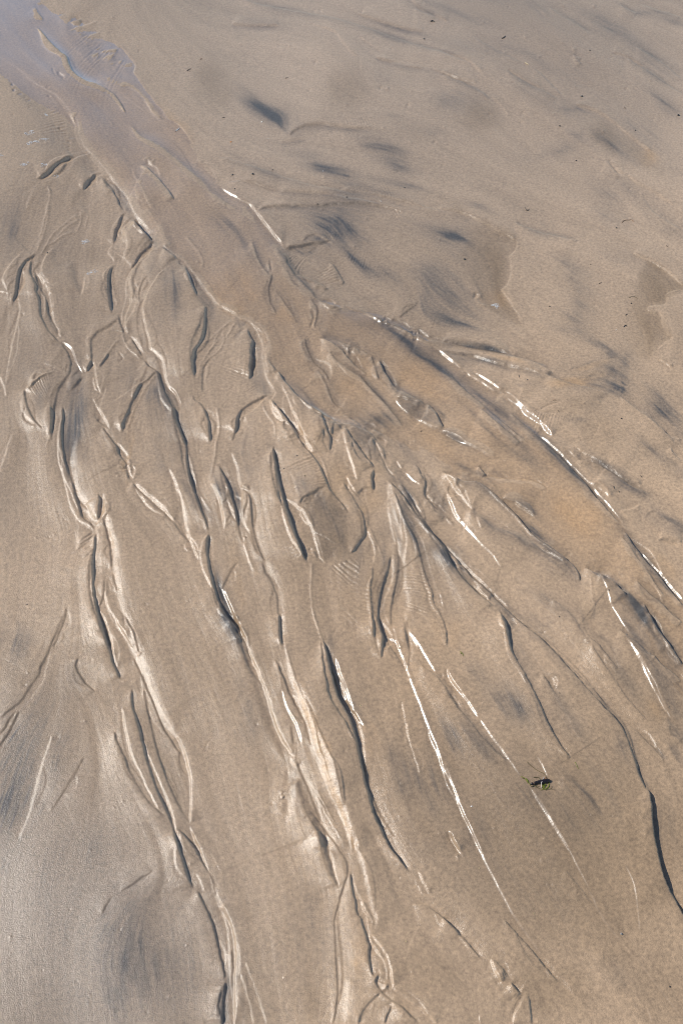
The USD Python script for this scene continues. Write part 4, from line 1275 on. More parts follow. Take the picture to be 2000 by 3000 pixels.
plain = 1 - ACT
H *= RELIEF
H += S1 * (0.05 + 0.08 * ACT) + S2 * (0.08 + 0.16 * ACT) + S3 * (0.16 + 0.24 * ACT)
quarter = gaussian_filter(rng.standard_normal((NY // 4, NX // 4)).astype(np.float32), 6)
S4 = zoom(streaks(quarter / quarter.std(), 40, 2.0), 4, order=1)[:NY, :NX]
S4 = gaussian_filter(S4, 4)
H += field(70, 11) * 4.6 + field(28, 12) * (0.4 + 0.7 * ACT) + S4 * (0.9 + 3.2 * ACT)
# grains, casts and dimples
pk = np.random.default_rng(5)
for _ in range(900):
    X, Y = pk.uniform(0, 2000), pk.uniform(0, 3000) ** 1.0
    if pk.random() > (0.9 if X > 900 and Y < 1300 else 0.35):
        continue
    i, j, r_, a_ = int((X - CX0) / Q), int((Y - CY0) / Q), pk.uniform(0.8, 1.8), pk.choice([-1, 1]) * pk.uniform(0.6, 2.0)
    yy, xx = np.mgrid[-5:6, -5:6]
    if 6 < i < NX - 6 and 6 < j < NY - 6:
        H[j - 5:j + 6, i - 5:i + 6] += a_ * np.exp(-(xx * xx + yy * yy) / (2 * r_ * r_))
H = gaussian_filter(H, 0.5)

# ---------------------------------------------------------------- the colours of the sand
K = np.zeros((NY, NX), np.float32); WB = K.copy(); KB = K.copy(); OR = K.copy()
for line in BLOB.strip().splitlines():
    if line.startswith('#'):
        continue
    tile, kind, st, x, y, rx, ry, ang = line.split()
    st, ang = float(st), math.radians(float(ang))
    (X, Y), rx, ry = px(tile, f'{x},{y}')[0], float(rx) / 2.24, float(ry) / 2.24
    R = 2.4 * max(rx, ry)
    i0, i1, j0, j1 = (int(np.clip(v, 0, n)) for v, n in (((X - R - CX0) / Q, NX), ((X + R - CX0) / Q, NX), ((Y - R - CY0) / Q, NY), ((Y + R - CY0) / Q, NY)))
    if i1 <= i0 or j1 <= j0:
        continue
    dx, dy = np.meshgrid(gx[i0:i1] - X, gy[j0:j1] - Y)
    sub = (slice(j0, j1), slice(i0, i1))
    R = min(R, 150); dx, dy = dx + 0.10 * R * N40[sub] + 0.06 * R * N8[sub], dy + 0.10 * R * N40[::-1][sub]
    a, b = (dx * math.cos(ang) + dy * math.sin(ang)) / rx, (-dx * math.sin(ang) + dy * math.cos(ang)) / ry
    r2 = a * a + b * b
    g = np.exp(-r2 ** (1.0 if kind == 'k' else 1.5) * 0.9) * st
    if kind == 'k':  # dark mineral; some blobs paint shade on mounds and cut beds
        g = g * np.clip(0.85 + (0.14 if min(rx, ry) > 45 else 0.32) * S2[sub] + 0.2 * S3[sub] + 0.15 * S1[sub], 0, 1.8)
        T_ = KB if min(rx, ry) > 30 else K
        T_[sub] = 1 - (1 - T_[sub]) * (1 - np.clip((0.85 if tile in 'abc' else 0.8 if min(rx, ry) > 50 else 1.0) * g, 0, 0.95))
    elif kind == 'w':
        WB[sub] = np.maximum(WB[sub], g)
    elif kind == 'o':
        OR[sub] = np.maximum(OR[sub], g * np.clip(0.9 + 0.25 * S2[sub], 0, 2))

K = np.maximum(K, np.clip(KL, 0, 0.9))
# the dark mineral and the painted shade trail down the flow
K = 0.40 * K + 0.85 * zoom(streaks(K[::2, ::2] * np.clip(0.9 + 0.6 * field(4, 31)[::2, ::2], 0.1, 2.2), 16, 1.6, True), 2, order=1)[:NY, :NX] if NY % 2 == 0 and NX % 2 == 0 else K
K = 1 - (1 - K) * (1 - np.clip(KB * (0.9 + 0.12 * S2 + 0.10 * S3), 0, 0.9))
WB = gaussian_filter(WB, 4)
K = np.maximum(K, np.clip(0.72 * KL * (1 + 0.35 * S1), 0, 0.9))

def area(tile, pts, blur):
    p = shapely.Polygon(px(tile, pts)).buffer(0)
    x0, y0, x1, y1 = p.bounds
    m = np.zeros((NY, NX), np.float32)
    i0, i1, j0, j1 = (int(np.clip(v, 0, n)) for v, n in (((x0 - 60 - CX0) / Q, NX), ((x1 + 60 - CX0) / Q, NX), ((y0 - 60 - CY0) / Q, NY), ((y1 + 60 - CY0) / Q, NY)))
    xx, yy = np.meshgrid(gx[i0:i1], gy[j0:j1])
    xx, yy = xx + 3.0 * N8[j0:j1, i0:i1] + 1.5 * N3[j0:j1, i0:i1], yy + 3.0 * N8[::-1][j0:j1, i0:i1] + 1.5 * N3[::-1][j0:j1, i0:i1]
    m[j0:j1, i0:i1] = gaussian_filter(shapely.contains_xy(p, xx, yy).astype(np.float32), blur / Q)
    return m

# two damp brown hollows on the upper flat: crisp on their lower-right rim, fading out up the beach
gX, gY = np.meshgrid(gx, gy)
m = area('f', '255,105 370,180 470,222 478,250 470,290 440,318 430,330 440,360 442,400 440,440 430,482 408,520 383,552 410,590 440,632 465,672 490,710 505,760 520,800 440,760 330,690 215,610 230,560 160,470 100,380 120,300 190,200', 6)
WB = np.maximum(WB, m * (0.25 + 0.75 * smooth01((gX - 1335) / 130)) * (0.66 + 0.13 * S2 + 0.13 * S3))
H -= 1.6 * gaussian_filter(m, 5)
m = area('f', '1330,362 1400,392 1480,440 1568,525 1568,555 1490,568 1458,585 1462,612 1460,640 1400,660 1340,675 1345,700 1408,716 1435,780 1452,815 1495,872 1400,950 1340,1000 1240,1000 1200,900 1180,780 1230,640 1280,480', 6)
WB = np.maximum(WB, m * smooth01((gX - 1800) / 130) * (0.66 + 0.13 * S2 + 0.13 * S3) * (0.55 + 0.45 * smooth01((1040 - gY) / 130)))
H -= 1.6 * gaussian_filter(m, 5)
# bed of plunge pool and cut channel beside it, shade painted into the colour
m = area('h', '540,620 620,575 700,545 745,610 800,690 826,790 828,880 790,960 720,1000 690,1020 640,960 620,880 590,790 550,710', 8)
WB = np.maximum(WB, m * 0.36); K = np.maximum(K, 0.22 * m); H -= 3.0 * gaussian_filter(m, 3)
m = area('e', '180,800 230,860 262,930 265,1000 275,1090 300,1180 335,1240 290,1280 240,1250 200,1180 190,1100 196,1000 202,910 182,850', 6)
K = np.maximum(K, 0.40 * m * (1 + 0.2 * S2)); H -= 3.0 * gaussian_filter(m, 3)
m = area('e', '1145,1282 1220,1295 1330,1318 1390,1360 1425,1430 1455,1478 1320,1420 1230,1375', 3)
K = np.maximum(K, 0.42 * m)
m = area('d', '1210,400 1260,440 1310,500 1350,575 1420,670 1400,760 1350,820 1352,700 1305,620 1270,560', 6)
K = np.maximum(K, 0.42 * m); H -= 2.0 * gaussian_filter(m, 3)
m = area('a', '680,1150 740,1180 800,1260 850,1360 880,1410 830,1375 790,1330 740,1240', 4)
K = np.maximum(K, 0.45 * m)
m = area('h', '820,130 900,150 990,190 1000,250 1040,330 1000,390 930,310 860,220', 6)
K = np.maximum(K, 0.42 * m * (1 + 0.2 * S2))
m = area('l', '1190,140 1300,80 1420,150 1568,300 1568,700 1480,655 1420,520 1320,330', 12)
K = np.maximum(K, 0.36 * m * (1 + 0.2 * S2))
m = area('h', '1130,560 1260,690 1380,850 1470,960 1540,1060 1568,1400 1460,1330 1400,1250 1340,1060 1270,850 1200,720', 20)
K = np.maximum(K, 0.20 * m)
m = area('k', '470,440 500,500 560,640 620,780 690,950 740,1140 800,1300 870,1540 850,1540 800,1370 720,1190 660,980 580,780 500,560', 2)
OR = np.maximum(OR, 0.9 * m)
m = area('e', '0,500 300,480 560,660 900,800 1250,960 1568,1250 1568,1500 1250,1300 1000,1150 700,1150 300,1000 200,820 0,680', 45)
OR = np.maximum(OR, 0.12 * m)
m = area('i', '0,0 450,0 900,450 1200,800 1568,1300 1568,1568 1300,1250 900,1050 500,760 0,420', 45)
OR = np.maximum(OR, 0.11 * m)
m = area('h', '560,1000 1000,950 1568,1400 1568,2600 1200,2700 900,1700', 70)
OR = np.maximum(OR, 0.25 * m)

# three sands: pale quartz, dark heavy mineral (also the painted shade), rusty; water darkens them
tone = (1 + 0.022 * S2 + 0.024 * S1 + 0.022 * S3 + 0.05 * field(90, 21))[..., None]
base = np.array([0.365, 0.260, 0.169])
dark = np.array([0.068, 0.065, 0.063])
rust = np.array([0.40, 0.262, 0.145])
cool = np.array([0.310, 0.238, 0.178])
up = (smooth01((1500 - gY) / 1500) * smooth01(gX / 900) * 0.75)[..., None] + (smooth01((gY - 1900) / 900) * smooth01((1000 - gX) / 700) * 0.8)[..., None]
COL = base * (1 - up) + cool * up
COL = COL + (rust - COL) * np.clip(OR, 0, 1)[..., None]
COL = COL * tone
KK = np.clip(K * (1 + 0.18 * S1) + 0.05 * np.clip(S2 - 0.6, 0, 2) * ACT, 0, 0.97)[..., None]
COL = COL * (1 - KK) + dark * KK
COL = COL * (1 - 0.5 * WB[..., None] * np.array([0.95, 1.0, 1.12]))
COL = COL * (1 - 0.12 * WET[..., None])
COL = np.clip(COL, 0.02, 0.8).astype(np.float32)
DAMP = np.clip(0.12 * ACT + 0.25 * WB + 0.9 * WET, 0, 1).astype(np.float32)
del KK, tone, up

def at(arr, X, Y):
    ci, cj = (np.asarray(X) - CX0) / Q - 0.5, (np.asarray(Y) - CY0) / Q - 0.5
    return map_coordinates(arr, [np.clip(cj, 0, NY - 1), np.clip(ci, 0, NX - 1)], order=1)

def inside(X, Y):
    return smooth01((np.asarray(X) - CX0) / 200) * smooth01((CX1 - X) / 200) * smooth01((np.asarray(Y) - CY0) / 180) * smooth01((CY1 - Y) / 180)

def place(X, Y, up=0.0):
    """Plan point -> the point on the sand, lifted by up metres."""
    x, y, m = ground(X, Y)
    return np.array([float(x), float(y), float(m * at(H, [X], [Y])[0]) + up]), float(m)

# one sheet of ground: dense on the surveyed beach, coarser out to the horizon and behind
def lines(a, b, n, lo, hi, r):
    mid = list(np.linspace(a, b, n))
    st = (b - a) / (n - 1)
    left, x, k = [], a, st
    while x > lo:
        k *= r; x -= k; left.append(x)
    right, x, k = [], b, st
    while x < hi:
        k *= r; x += k; right.append(x)
    return np.array(left[::-1] + mid + right)

Xs = lines(-40, 2040, 905, -60000, 60000, 1.3)
Yh = 1500 - FPX * SP / CP
far = Yh + (-30 - Yh) * np.exp(-np.linspace(0, 1, 61)[1:] * 6.2)
Yd = np.linspace(-30, 3030, 1331)
Yn = lines(3030 - 4.6, 3030, 3, 3024, 12500, 1.25)
Ys = np.r_[far[::-1], Yd, Yn[Yn > 3031]]
XX, YY = np.meshgrid(Xs, Ys)
gxw, gyw, gm = ground(XX, YY)
fade = inside(XX, YY)
Z = at(H, XX, YY) * np.minimum(gm, 0.004) * fade
V = np.stack([gxw, gyw, Z], -1).astype(np.float32)
ny, nx = XX.shape
dv, du = np.gradient(V, axis=0), np.gradient(V, axis=1)
NRM = np.cross(du, dv); NRM *= np.sign(NRM[..., 2:3]); NRM /= np.linalg.norm(NRM, axis=-1, keepdims=True) + 1e-12
colour = np.stack([at(COL[..., k], XX, YY) for k in range(3)], -1)
colour = colour * fade[..., None] + base * (1 - fade[..., None])
damp = at(DAMP, XX, YY) * fade

def quads(ny, nx, keep=None):
    i = np.arange(ny * nx).reshape(ny, nx)
    q = np.stack([i[1:, :-1], i[1:, 1:], i[:-1, 1:], i[:-1, :-1]], -1)
    return q.reshape(-1, 4) if keep is None else q[keep]

def sheet(path, V, N, q, mat, primvars=()):
    m = UsdGeom.Mesh.Define(stage, path)
    m.CreatePointsAttr(Vt.Vec3fArray.FromNumpy(np.ascontiguousarray(V.reshape(-1, 3), np.float32)))
    m.CreateFaceVertexCountsAttr(Vt.IntArray.FromNumpy(np.full(len(q), 4, np.int32)))
    m.CreateFaceVertexIndicesAttr(Vt.IntArray.FromNumpy(np.ascontiguousarray(q, np.int32).ravel()))
    m.CreateSubdivisionSchemeAttr('none')
    m.CreateNormalsAttr(Vt.Vec3fArray.FromNumpy(np.ascontiguousarray(N.reshape(-1, 3), np.float32)))
    m.SetNormalsInterpolation('vertex')
    for name, val in primvars:
        val = np.ascontiguousarray(val, np.float32)
        if val.ndim == 3:
            UsdGeom.PrimvarsAPI(m).CreatePrimvar(name, Sdf.ValueTypeNames.Color3fArray, 'vertex').Set(Vt.Vec3fArray.FromNumpy(val.reshape(-1, 3)))
        else:
            UsdGeom.PrimvarsAPI(m).CreatePrimvar(name, Sdf.ValueTypeNames.FloatArray, 'vertex').Set(Vt.FloatArray.FromNumpy(val.ravel()))
    UsdShade.MaterialBindingAPI.Apply(m.GetPrim()).Bind(mat)
    return m

sand = usdkit.material(stage, '/World/Looks/wet_sand', {
    'geo': ('geometry', {}),
    'col': ('attribute', {'attribute': 'sand_color'}),
    'damp': ('attribute', {'attribute': 'damp'}),
    'g1': ('noise_texture', {'scale': 150.0, 'detail': 4.0, 'roughness': 0.85}),
    'g2': ('noise_texture', {'scale': 620.0, 'detail': 1.0, 'roughness': 0.6}),
    'ramp': ('rgb_ramp', {'ramp': [(0.0, (0.3, 0.3, 0.32)), (0.34, (0.72, 0.72, 0.73)), (0.5, (1.0, 1.0, 1.0)), (0.66, (1.28, 1.27, 1.25)), (1.0, (1.9, 1.85, 1.8))]}),
    'mulc': ('mix', {'mix_type': 'multiply', 'fac': 1.0}),
    'hsum': ('math', {'math_type': 'add'}),
    'h2': ('math', {'math_type': 'multiply', 'value2': 1.0}),
    'dry': ('math', {'math_type': 'subtract', 'value1': 1.0}),
    'bs': ('math', {'math_type': 'multiply_add', 'value2': 0.5, 'value3': 0.08}),
    'bump': ('bump', {'distance': 0.0011, 'strength': 0.5}),
    'rough': ('map_range', {'from_min': 0.0, 'from_max': 1.0, 'to_min': 0.34, 'to_max': 0.27}),
    'spec': ('map_range', {'from_min': 0.0, 'from_max': 1.0, 'to_min': 0.6, 'to_max': 0.7}),
    'p': ('principled_bsdf', {'diffuse_roughness': 0.6}),
}, [('geo.position', 'g1.vector'), ('geo.position', 'g2.vector'),
    ('g1.fac', 'ramp.fac'), ('col.color', 'mulc.color1'), ('ramp.color', 'mulc.color2'), ('mulc.color', 'p.base_color'),
    ('g1.fac', 'hsum.value1'), ('g2.fac', 'h2.value1'), ('h2.value', 'hsum.value2'), ('hsum.value', 'bump.height'),
    ('damp.fac', 'dry.value2'), ('dry.value', 'bs.value1'), ('bs.value', 'bump.strength'), ('bump.normal', 'p.normal'),
    ('damp.fac', 'rough.value'), ('rough.result', 'p.roughness'), ('damp.fac', 'spec.value'), ('spec.result', 'p.specular_ior_level')],
    surface='p.BSDF')
g = sheet('/World/sand_ground', V, NRM, quads(ny, nx), sand, (('sand_color', colour), ('damp', damp)))
g.GetPrim().SetCustomDataByKey('kind', 'structure')

# ---------------------------------------------------------------- the shallow stream over the sand
WATER = [(-300, -120), (-160, 60), (-60, 180), (0, 222), (50, 270), (90, 300), (150, 330), (200, 352), (228, 368), (236, 400), (258, 440), (292, 475), (320, 505), (345, 545), (372, 575), (400, 625), (430, 670),
         (470, 720), (510, 750), (560, 800), (600, 860), (640, 905), (690, 930), (740, 965), (765, 1005), (775, 1060), (800, 1110), (850, 1165), (920, 1220), (1000, 1248), (1090, 1272), (1180, 1300),
         (1290, 1370), (1400, 1410), (1500, 1480), (1620, 1590), (1700, 1660), (1800, 1740), (1880, 1860), (1960, 2000), (2090, 2170), (2250, 2300), (2250, 2100), (2090, 1870), (2000, 1760), (1935, 1680), (1880, 1610),
         (1820, 1535), (1750, 1455), (1690, 1390), (1640, 1330), (1580, 1280), (1520, 1225), (1450, 1160), (1380, 1100), (1300, 1035), (1220, 980), (1150, 935), (1080, 915), (1020, 912), (960, 895), (905, 870),
         (862, 820), (838, 765), (812, 715), (770, 660), (725, 610), (690, 575), (640, 540), (600, 500), (568, 425), (520, 365), (480, 320), (430, 270), (400, 225), (385, 180), (350, 130), (250, 80), (150, 20), (100, -40), (60, -140)]
wp = shapely.Polygon(WATER).buffer(0)
wx, wy = np.arange(CX0 + 200, CX1 - 60, 7.0), np.arange(-150, 2400, 7.0)
WX, WY = np.meshgrid(wx, wy)
inw = shapely.contains_xy(wp, WX, WY).astype(np.float32)
soft = gaussian_filter(inw, 2.0)
level = gaussian_filter(H, 7) - 0.3
x_, y_, m_ = ground(WX, WY)
wz = (at(level, WX, WY) + 3.2 * (soft - 0.62) + 0.16 * at(S2, WX, WY)) * m_
WVt = np.stack([x_, y_, wz], -1)
dv, du = np.gradient(WVt, axis=0), np.gradient(WVt, axis=1)
WN = np.cross(du, dv); WN *= np.sign(WN[..., 2:3]); WN /= np.linalg.norm(WN, axis=-1, keepdims=True) + 1e-12
keep = (soft[1:, :-1] > 0.15) & (soft[1:, 1:] > 0.15) & (soft[:-1, 1:] > 0.15) & (soft[:-1, :-1] > 0.15)
water = usdkit.material(stage, '/World/Looks/shallow_water', {
    'geo': ('geometry', {}),
    'map': ('mapping', {'scale': (1.0, 0.5, 1.0), 'rotation': (0, 0, -0.5)}),
    'n': ('noise_texture', {'scale': 55.0, 'detail': 3.0, 'roughness': 0.55}),
    'bump': ('bump', {'distance': 0.002, 'strength': 0.25}),
    'fr': ('layer_weight', {'blend': 0.5}),
    'pw': ('math', {'math_type': 'power', 'value2': 5.0}),
    'fa': ('math', {'math_type': 'multiply_add', 'value2': 3.6, 'value3': 0.02}),
    't': ('transparent_bsdf', {'color': (0.99, 0.985, 0.97)}),
    'gl': ('glossy_bsdf', {'color': (1, 1, 1), 'roughness': 0.06}),
    'mx': ('mix_closure', {'fac': 0.05}),
}, [('geo.position', 'map.vector'), ('map.vector', 'n.vector'), ('n.fac', 'bump.height'), ('bump.normal', 'gl.normal'),
    ('fr.facing', 'pw.value1'), ('pw.value', 'fa.value1'), ('fa.value', 'mx.fac'), ('t.BSDF', 'mx.closure1'), ('gl.BSDF', 'mx.closure2')], surface='mx.closure')
q = quads(len(wy), len(wx), keep)
used, inv = np.unique(q, return_inverse=True)
wm = sheet('/World/stream_water', WVt.reshape(-1, 3)[used], WN.reshape(-1, 3)[used], inv.reshape(-1, 4), water)
wm.GetPrim().SetCustomDataByKey('kind', 'structure')
print('vertices', V.shape, 'water', len(used))

# ---------------------------------------------------------------- things lying on the sand
def look(name, col, rough=0.5, spec=0.5, var=0.35, scale=400.0, translucent=None):
    c = np.array(col)
    nodes = {'geo': ('geometry', {}), 'n': ('noise_texture', {'scale': scale, 'detail': 3.0}),
             'r': ('rgb_ramp', {'ramp': [(0.25, tuple(c * (1 - var))), (0.5, tuple(c)), (0.75, tuple(np.minimum(c * (1 + var), 0.9)))]}),
             'b': ('bump', {'distance': 0.0006, 'strength': 0.6}),
             'p': ('principled_bsdf', {'roughness': rough, 'specular_ior_level': spec})}
    ln = [('geo.position', 'n.vector'), ('n.fac', 'r.fac'), ('r.color', 'p.base_color'), ('n.fac', 'b.height'), ('b.normal', 'p.normal')]
    if translucent:
        nodes['tr'] = ('translucent_bsdf', {'color': translucent}); nodes['m'] = ('mix_closure', {'fac': 0.3})
        return usdkit.material(stage, '/World/Looks/' + name, nodes, ln + [('p.BSDF', 'm.closure1'), ('tr.BSDF', 'm.closure2')], surface='m.closure')
    return usdkit.material(stage, '/World/Looks/' + name, nodes, ln, surface='p.BSDF')

M = {'char': look('charred_wood', (0.008, 0.005, 0.006), 0.35, 0.5), 'pale': look('pale_fibre', (0.55, 0.5, 0.45), 0.3),
     'brown': look('brown_skin', (0.16, 0.09, 0.05), 0.4), 'green': look('green_weed', (0.16, 0.19, 0.02), 0.25, 0.6, translucent=(0.2, 0.25, 0.03)),
     'olive': look('olive_weed', (0.06, 0.06, 0.015), 0.3, 0.6, translucent=(0.1, 0.1, 0.02)), 'grit': look('dark_grit', (0.018, 0.016, 0.015), 0.35),
     'grey': look('grey_pebble', (0.16, 0.15, 0.14), 0.4), 'white': look('white_shell', (0.75, 0.73, 0.7), 0.25, 0.7, 0.1), 'tan': look('tan_shell', (0.5, 0.38, 0.2), 0.35),
     'orange': look('orange_shell', (0.5, 0.2, 0.06), 0.3), 'twig': look('dark_twig', (0.03, 0.022, 0.016), 0.5), 'straw': look('straw', (0.45, 0.36, 0.2), 0.4),
     'foam': look('foam_bubbles', (0.5, 0.5, 0.5), 0.25, 0.9, 0.05)}
count = {}
def numbered(name, parent='/World'):
    k = count.get((parent, name), 0); count[(parent, name)] = k + 1
    return f'{parent}/{name}' + (f'_{k:03d}' if k else '')

def tag(prim, label, cat, group=None, kind=None):
    for key, v in (('label', label), ('category', cat), ('group', group), ('kind', kind)):
        if v:
            prim.SetCustomDataByKey(key, v)

def xform(name, label, cat, X, Y, group=None, lift=0.0):
    p, m = place(X, Y, lift)
    path = numbered(name)
    x = UsdGeom.Xform.Define(stage, path)
    x.AddTranslateOp().Set(Gf.Vec3d(*map(float, p)))
    tag(x.GetPrim(), label, cat, group)
    return path, p, m

def part(name, parent, mesh, mat, smooth=True):
    return usdkit.mesh(stage, numbered(name, parent), mesh, M[mat], smooth=smooth)

def tube(P, R, flat=1.0, sides=8, seed=0):
    """A swept tube through the points with the radii; flat < 1 squashes it towards the ground; closed, slightly knobbly."""
    P = np.asarray(P, float); R = np.broadcast_to(np.asarray(R, float), len(P)).copy()
    r = np.random.default_rng(seed)
    T = np.gradient(P, axis=0); T /= np.linalg.norm(T, axis=1, keepdims=True) + 1e-12
    S = np.cross(T, [0, 0, 1.0]); S /= np.linalg.norm(S, axis=1, keepdims=True) + 1e-12
    U = np.cross(S, T)
    a = np.linspace(0, 2 * np.pi, sides, endpoint=False)
    ring = P[:, None] + R[:, None, None] * (1 + 0.10 * r.standard_normal((len(P), sides, 1))) * (np.cos(a)[None, :, None] * S[:, None] + flat * np.sin(a)[None, :, None] * U[:, None])
    n = len(P); V = np.vstack([ring.reshape(-1, 3), P[:1] - T[:1] * R[0] * 0.6, P[-1:] + T[-1:] * R[-1] * 0.6])
    F = []
    for i in range(n - 1):
        for k in range(sides):
            b, c, d, e = i * sides + k, i * sides + (k + 1) % sides, (i + 1) * sides + (k + 1) % sides, (i + 1) * sides + k
            F += [[b, d, c], [b, e, d]]
    for k in range(sides):
        F += [[k, (k + 1) % sides, n * sides], [(n - 1) * sides + (k + 1) % sides, (n - 1) * sides + k, n * sides + 1]]
    m = trimesh.Trimesh(V, F, process=False); m.fix_normals()
    return m

def path3(pts, origin, lift, steps=14, wave=0.0, seed=0):
    """Plan points -> a smooth run of points on the sand, relative to the origin, lifted by the heights given in plan units."""
    p = np.array(pts, float); d = np.r_[0, np.cumsum(np.hypot(*np.diff(p, axis=0).T))]; s = np.linspace(0, d[-1], steps)
    f = (lambda v: Akima1DInterpolator(d, v)(s)) if len(p) > 2 else (lambda v: np.interp(s, d, v))
    r = np.random.default_rng(seed)
    X, Y = f(p[:, 0]) + wave * r.standard_normal(steps), f(p[:, 1]) + wave * r.standard_normal(steps)
    z = np.interp(s / d[-1], np.linspace(0, 1, np.size(lift)), np.atleast_1d(lift)) if np.size(lift) > 1 else np.full(steps, float(lift))
    return np.array([place(a, b)[0] + [0, 0, h * place(a, b)[1]] for a, b, h in zip(X, Y, z)]) - origin

def blade(P, W, seed=0):
    """A wet ribbon of weed: thin, with thickness, gently twisted."""
    P = np.asarray(P, float); n = len(P); r = np.random.default_rng(seed)
    T = np.gradient(P, axis=0); T /= np.linalg.norm(T, axis=1, keepdims=True) + 1e-12
    S = np.cross(T, [0, 0, 1.0]); S /= np.linalg.norm(S, axis=1, keepdims=True) + 1e-12
    tw = np.cumsum(r.normal(0, 0.25, n))[:, None]
    D = S * np.cos(tw) + np.array([0, 0, 1.0]) * np.sin(tw) * 0.6
    W = np.asarray(W)[:, None]
    L, Rr, th = P + D * W, P - D * W, np.array([0, 0, 0.0003])
    V = np.vstack([L + th, Rr + th, L - th, Rr - th]); F = []
    for i in range(n - 1):
        a, b, c, d = i, i + 1, n + i, n + i + 1
        F += [[a, b, d], [a, d, c]]
        a2, b2, c2, d2 = a + 2 * n, b + 2 * n, c + 2 * n, d + 2 * n
        F += [[a2, d2, b2], [a2, c2, d2], [a, a2, b2], [a, b2, b], [c, d2, c2], [c, d, d2]]
    F += [[0, n, 3 * n], [0, 3 * n, 2 * n], [n - 1, 4 * n - 1, 2 * n - 1], [n - 1, 3 * n - 1, 4 * n - 1]]
    m = trimesh.Trimesh(V, F, process=False); m.fix_normals()
    return m

def Zm(x, y):          # enlarged sheet of the stick -> plan
    return (1500 + x / 9.8, 2240 + y / 9.8)

# the black stick
path, o, m = xform('driftwood_stick', 'short black driftwood stick lying across the runnel with green weed caught under it', 'driftwood', 1582, 2297)
part('shaft', path, tube(path3([Zm(608, 578), Zm(700, 555), Zm(830, 525), Zm(940, 510), Zm(1060, 495)], o, [3.4, 4.2, 4.6, 4.8, 4.6], 14), np.array([3.6, 4.0, 4.3, 4.6, 4.9, 5.1, 5.3, 5.4, 5.5, 5.6, 5.5, 5.3, 4.8, 3.6]) * m, 0.9, 12, 1), 'char')
part('tip', path, tube(path3([Zm(512, 604), Zm(550, 590), Zm(596, 580)], o, [2.4, 3.0, 3.4], 7), np.array([1.8, 2.7, 3.2, 3.4, 3.6, 3.7, 3.7]) * m, 0.9, 12, 2), 'char')
part('band', path, tube(path3([Zm(594, 581), Zm(610, 578)], o, [3.5, 3.5], 3), 3.9 * m, 0.92, 12, 3), 'brown')
part('fibre', path, blade(path3([Zm(935, 370), Zm(880, 440), Zm(840, 510), Zm(818, 590), Zm(822, 700)], o, [1.0, 6.0, 9.2, 6.5, 1.2], 12), np.full(12, 0.8 * m), 4), 'pale')
fl = np.array([place(*Zm(*q))[0] - o + [0, 0, h * m] for q, h in (((930, 365), 3.0), ((865, 470), 4.5), ((1000, 455), 4.5), ((950, 440), 6.0))])
part('flake', path, trimesh.Trimesh(fl, [[0, 1, 3], [0, 3, 2], [1, 2, 3], [0, 2, 1]], process=False), 'brown', False)

path, o, m = xform('seaweed_clump', 'clump of bright green seaweed hanging below the black stick', 'seaweed', 1588, 2309)
part('frond', path, blade(path3([Zm(850, 600), Zm(880, 640), Zm(900, 680), Zm(850, 720)], o, [2.5, 2.2, 1.5, 0.8], 10), np.array([2, 3.5, 4.6, 5.2, 5.0, 4.4, 3.6, 3, 2, 1]) * m, 11), 'green')
part('frond', path, blade(path3([Zm(950, 590), Zm(925, 640), Zm(880, 690)], o, [2.2, 2.5, 1.0], 9), np.array([1.5, 2.6, 3.4, 3.8, 3.5, 3, 2.4, 1.6, 0.8]) * m, 12), 'green')
for i, (pts, w) in enumerate([([(1050, 520), (1045, 600), (1030, 670), (990, 715), (900, 745), (800, 768)], 1.3), ([(1040, 580), (1000, 690), (940, 730), (870, 755)], 0.9),
                              ([(640, 640), (670, 675), (730, 705), (790, 712)], 0.9), ([(610, 640), (570, 668), (530, 668), (505, 625)], 0.9), ([(630, 635), (700, 645), (770, 660)], 0.7),
                              ([(940, 770), (1020, 745), (1090, 735), (1150, 745), (1215, 780)], 0.5), ([(1090, 730), (1120, 690), (1115, 640)], 0.5)]):
    P = path3([Zm(*q) for q in pts], o, [1.4, 1.8, 1.2, 0.8], 16)
    part('strand', path, tube(P, np.linspace(w * 1.15, w * 0.6, 16) * m, 0.7, 6, 20 + i), 'green' if i < 2 else 'olive')
path, o, m = xform('seaweed_sprig', 'ragged yellow green seaweed sprig at the left tip of the black stick', 'seaweed', 1538, 2288)
part('strand', path, tube(path3([Zm(245, 370), Zm(300, 400), Zm(360, 432), Zm(410, 470), Zm(450, 540), Zm(505, 615)], o, [0.8, 1.4, 1.6, 1.6, 1.2, 1.0], 18), np.linspace(1.1, 0.8, 18) * m, 0.7, 6, 31), 'green')
part('strand', path, tube(path3([Zm(285, 425), Zm(340, 430), Zm(390, 450), Zm(420, 490), Zm(440, 560)], o, 1.2, 14), np.linspace(0.8, 1.3, 14) * m, 0.7, 6, 32), 'olive')
part('frond', path, blade(path3([Zm(360, 430), Zm(400, 470), Zm(430, 520), Zm(450, 560)], o, 1.6, 9), np.array([0.8, 1.6, 2.1, 2.3, 2.2, 2, 1.7, 1.2, 0.6]) * m, 33), 'green')
path, o, m = xform('seaweed_sprig', 'little crooked green weed sprig just above the black stick', 'seaweed', 1573, 2281)
part('strand', path, tube(path3([Zm(600, 405), Zm(650, 398), Zm(710, 395), Zm(745, 400), Zm(785, 465)], o, 1.0, 14), 0.75 * m, 0.7, 6, 34), 'olive')
path, o, m = xform('seaweed_thread', 'long thin dark weed thread trailing up from the black stick', 'seaweed', 1575, 2260)
part('strand', path, tube(path3([Zm(420, -60), Zm(480, 5), Zm(580, 90), Zm(680, 165), Zm(790, 228), Zm(890, 275), Zm(950, 330), Zm(990, 415)], o, 0.7, 26), 0.62 * m, 0.7, 6, 35), 'olive')

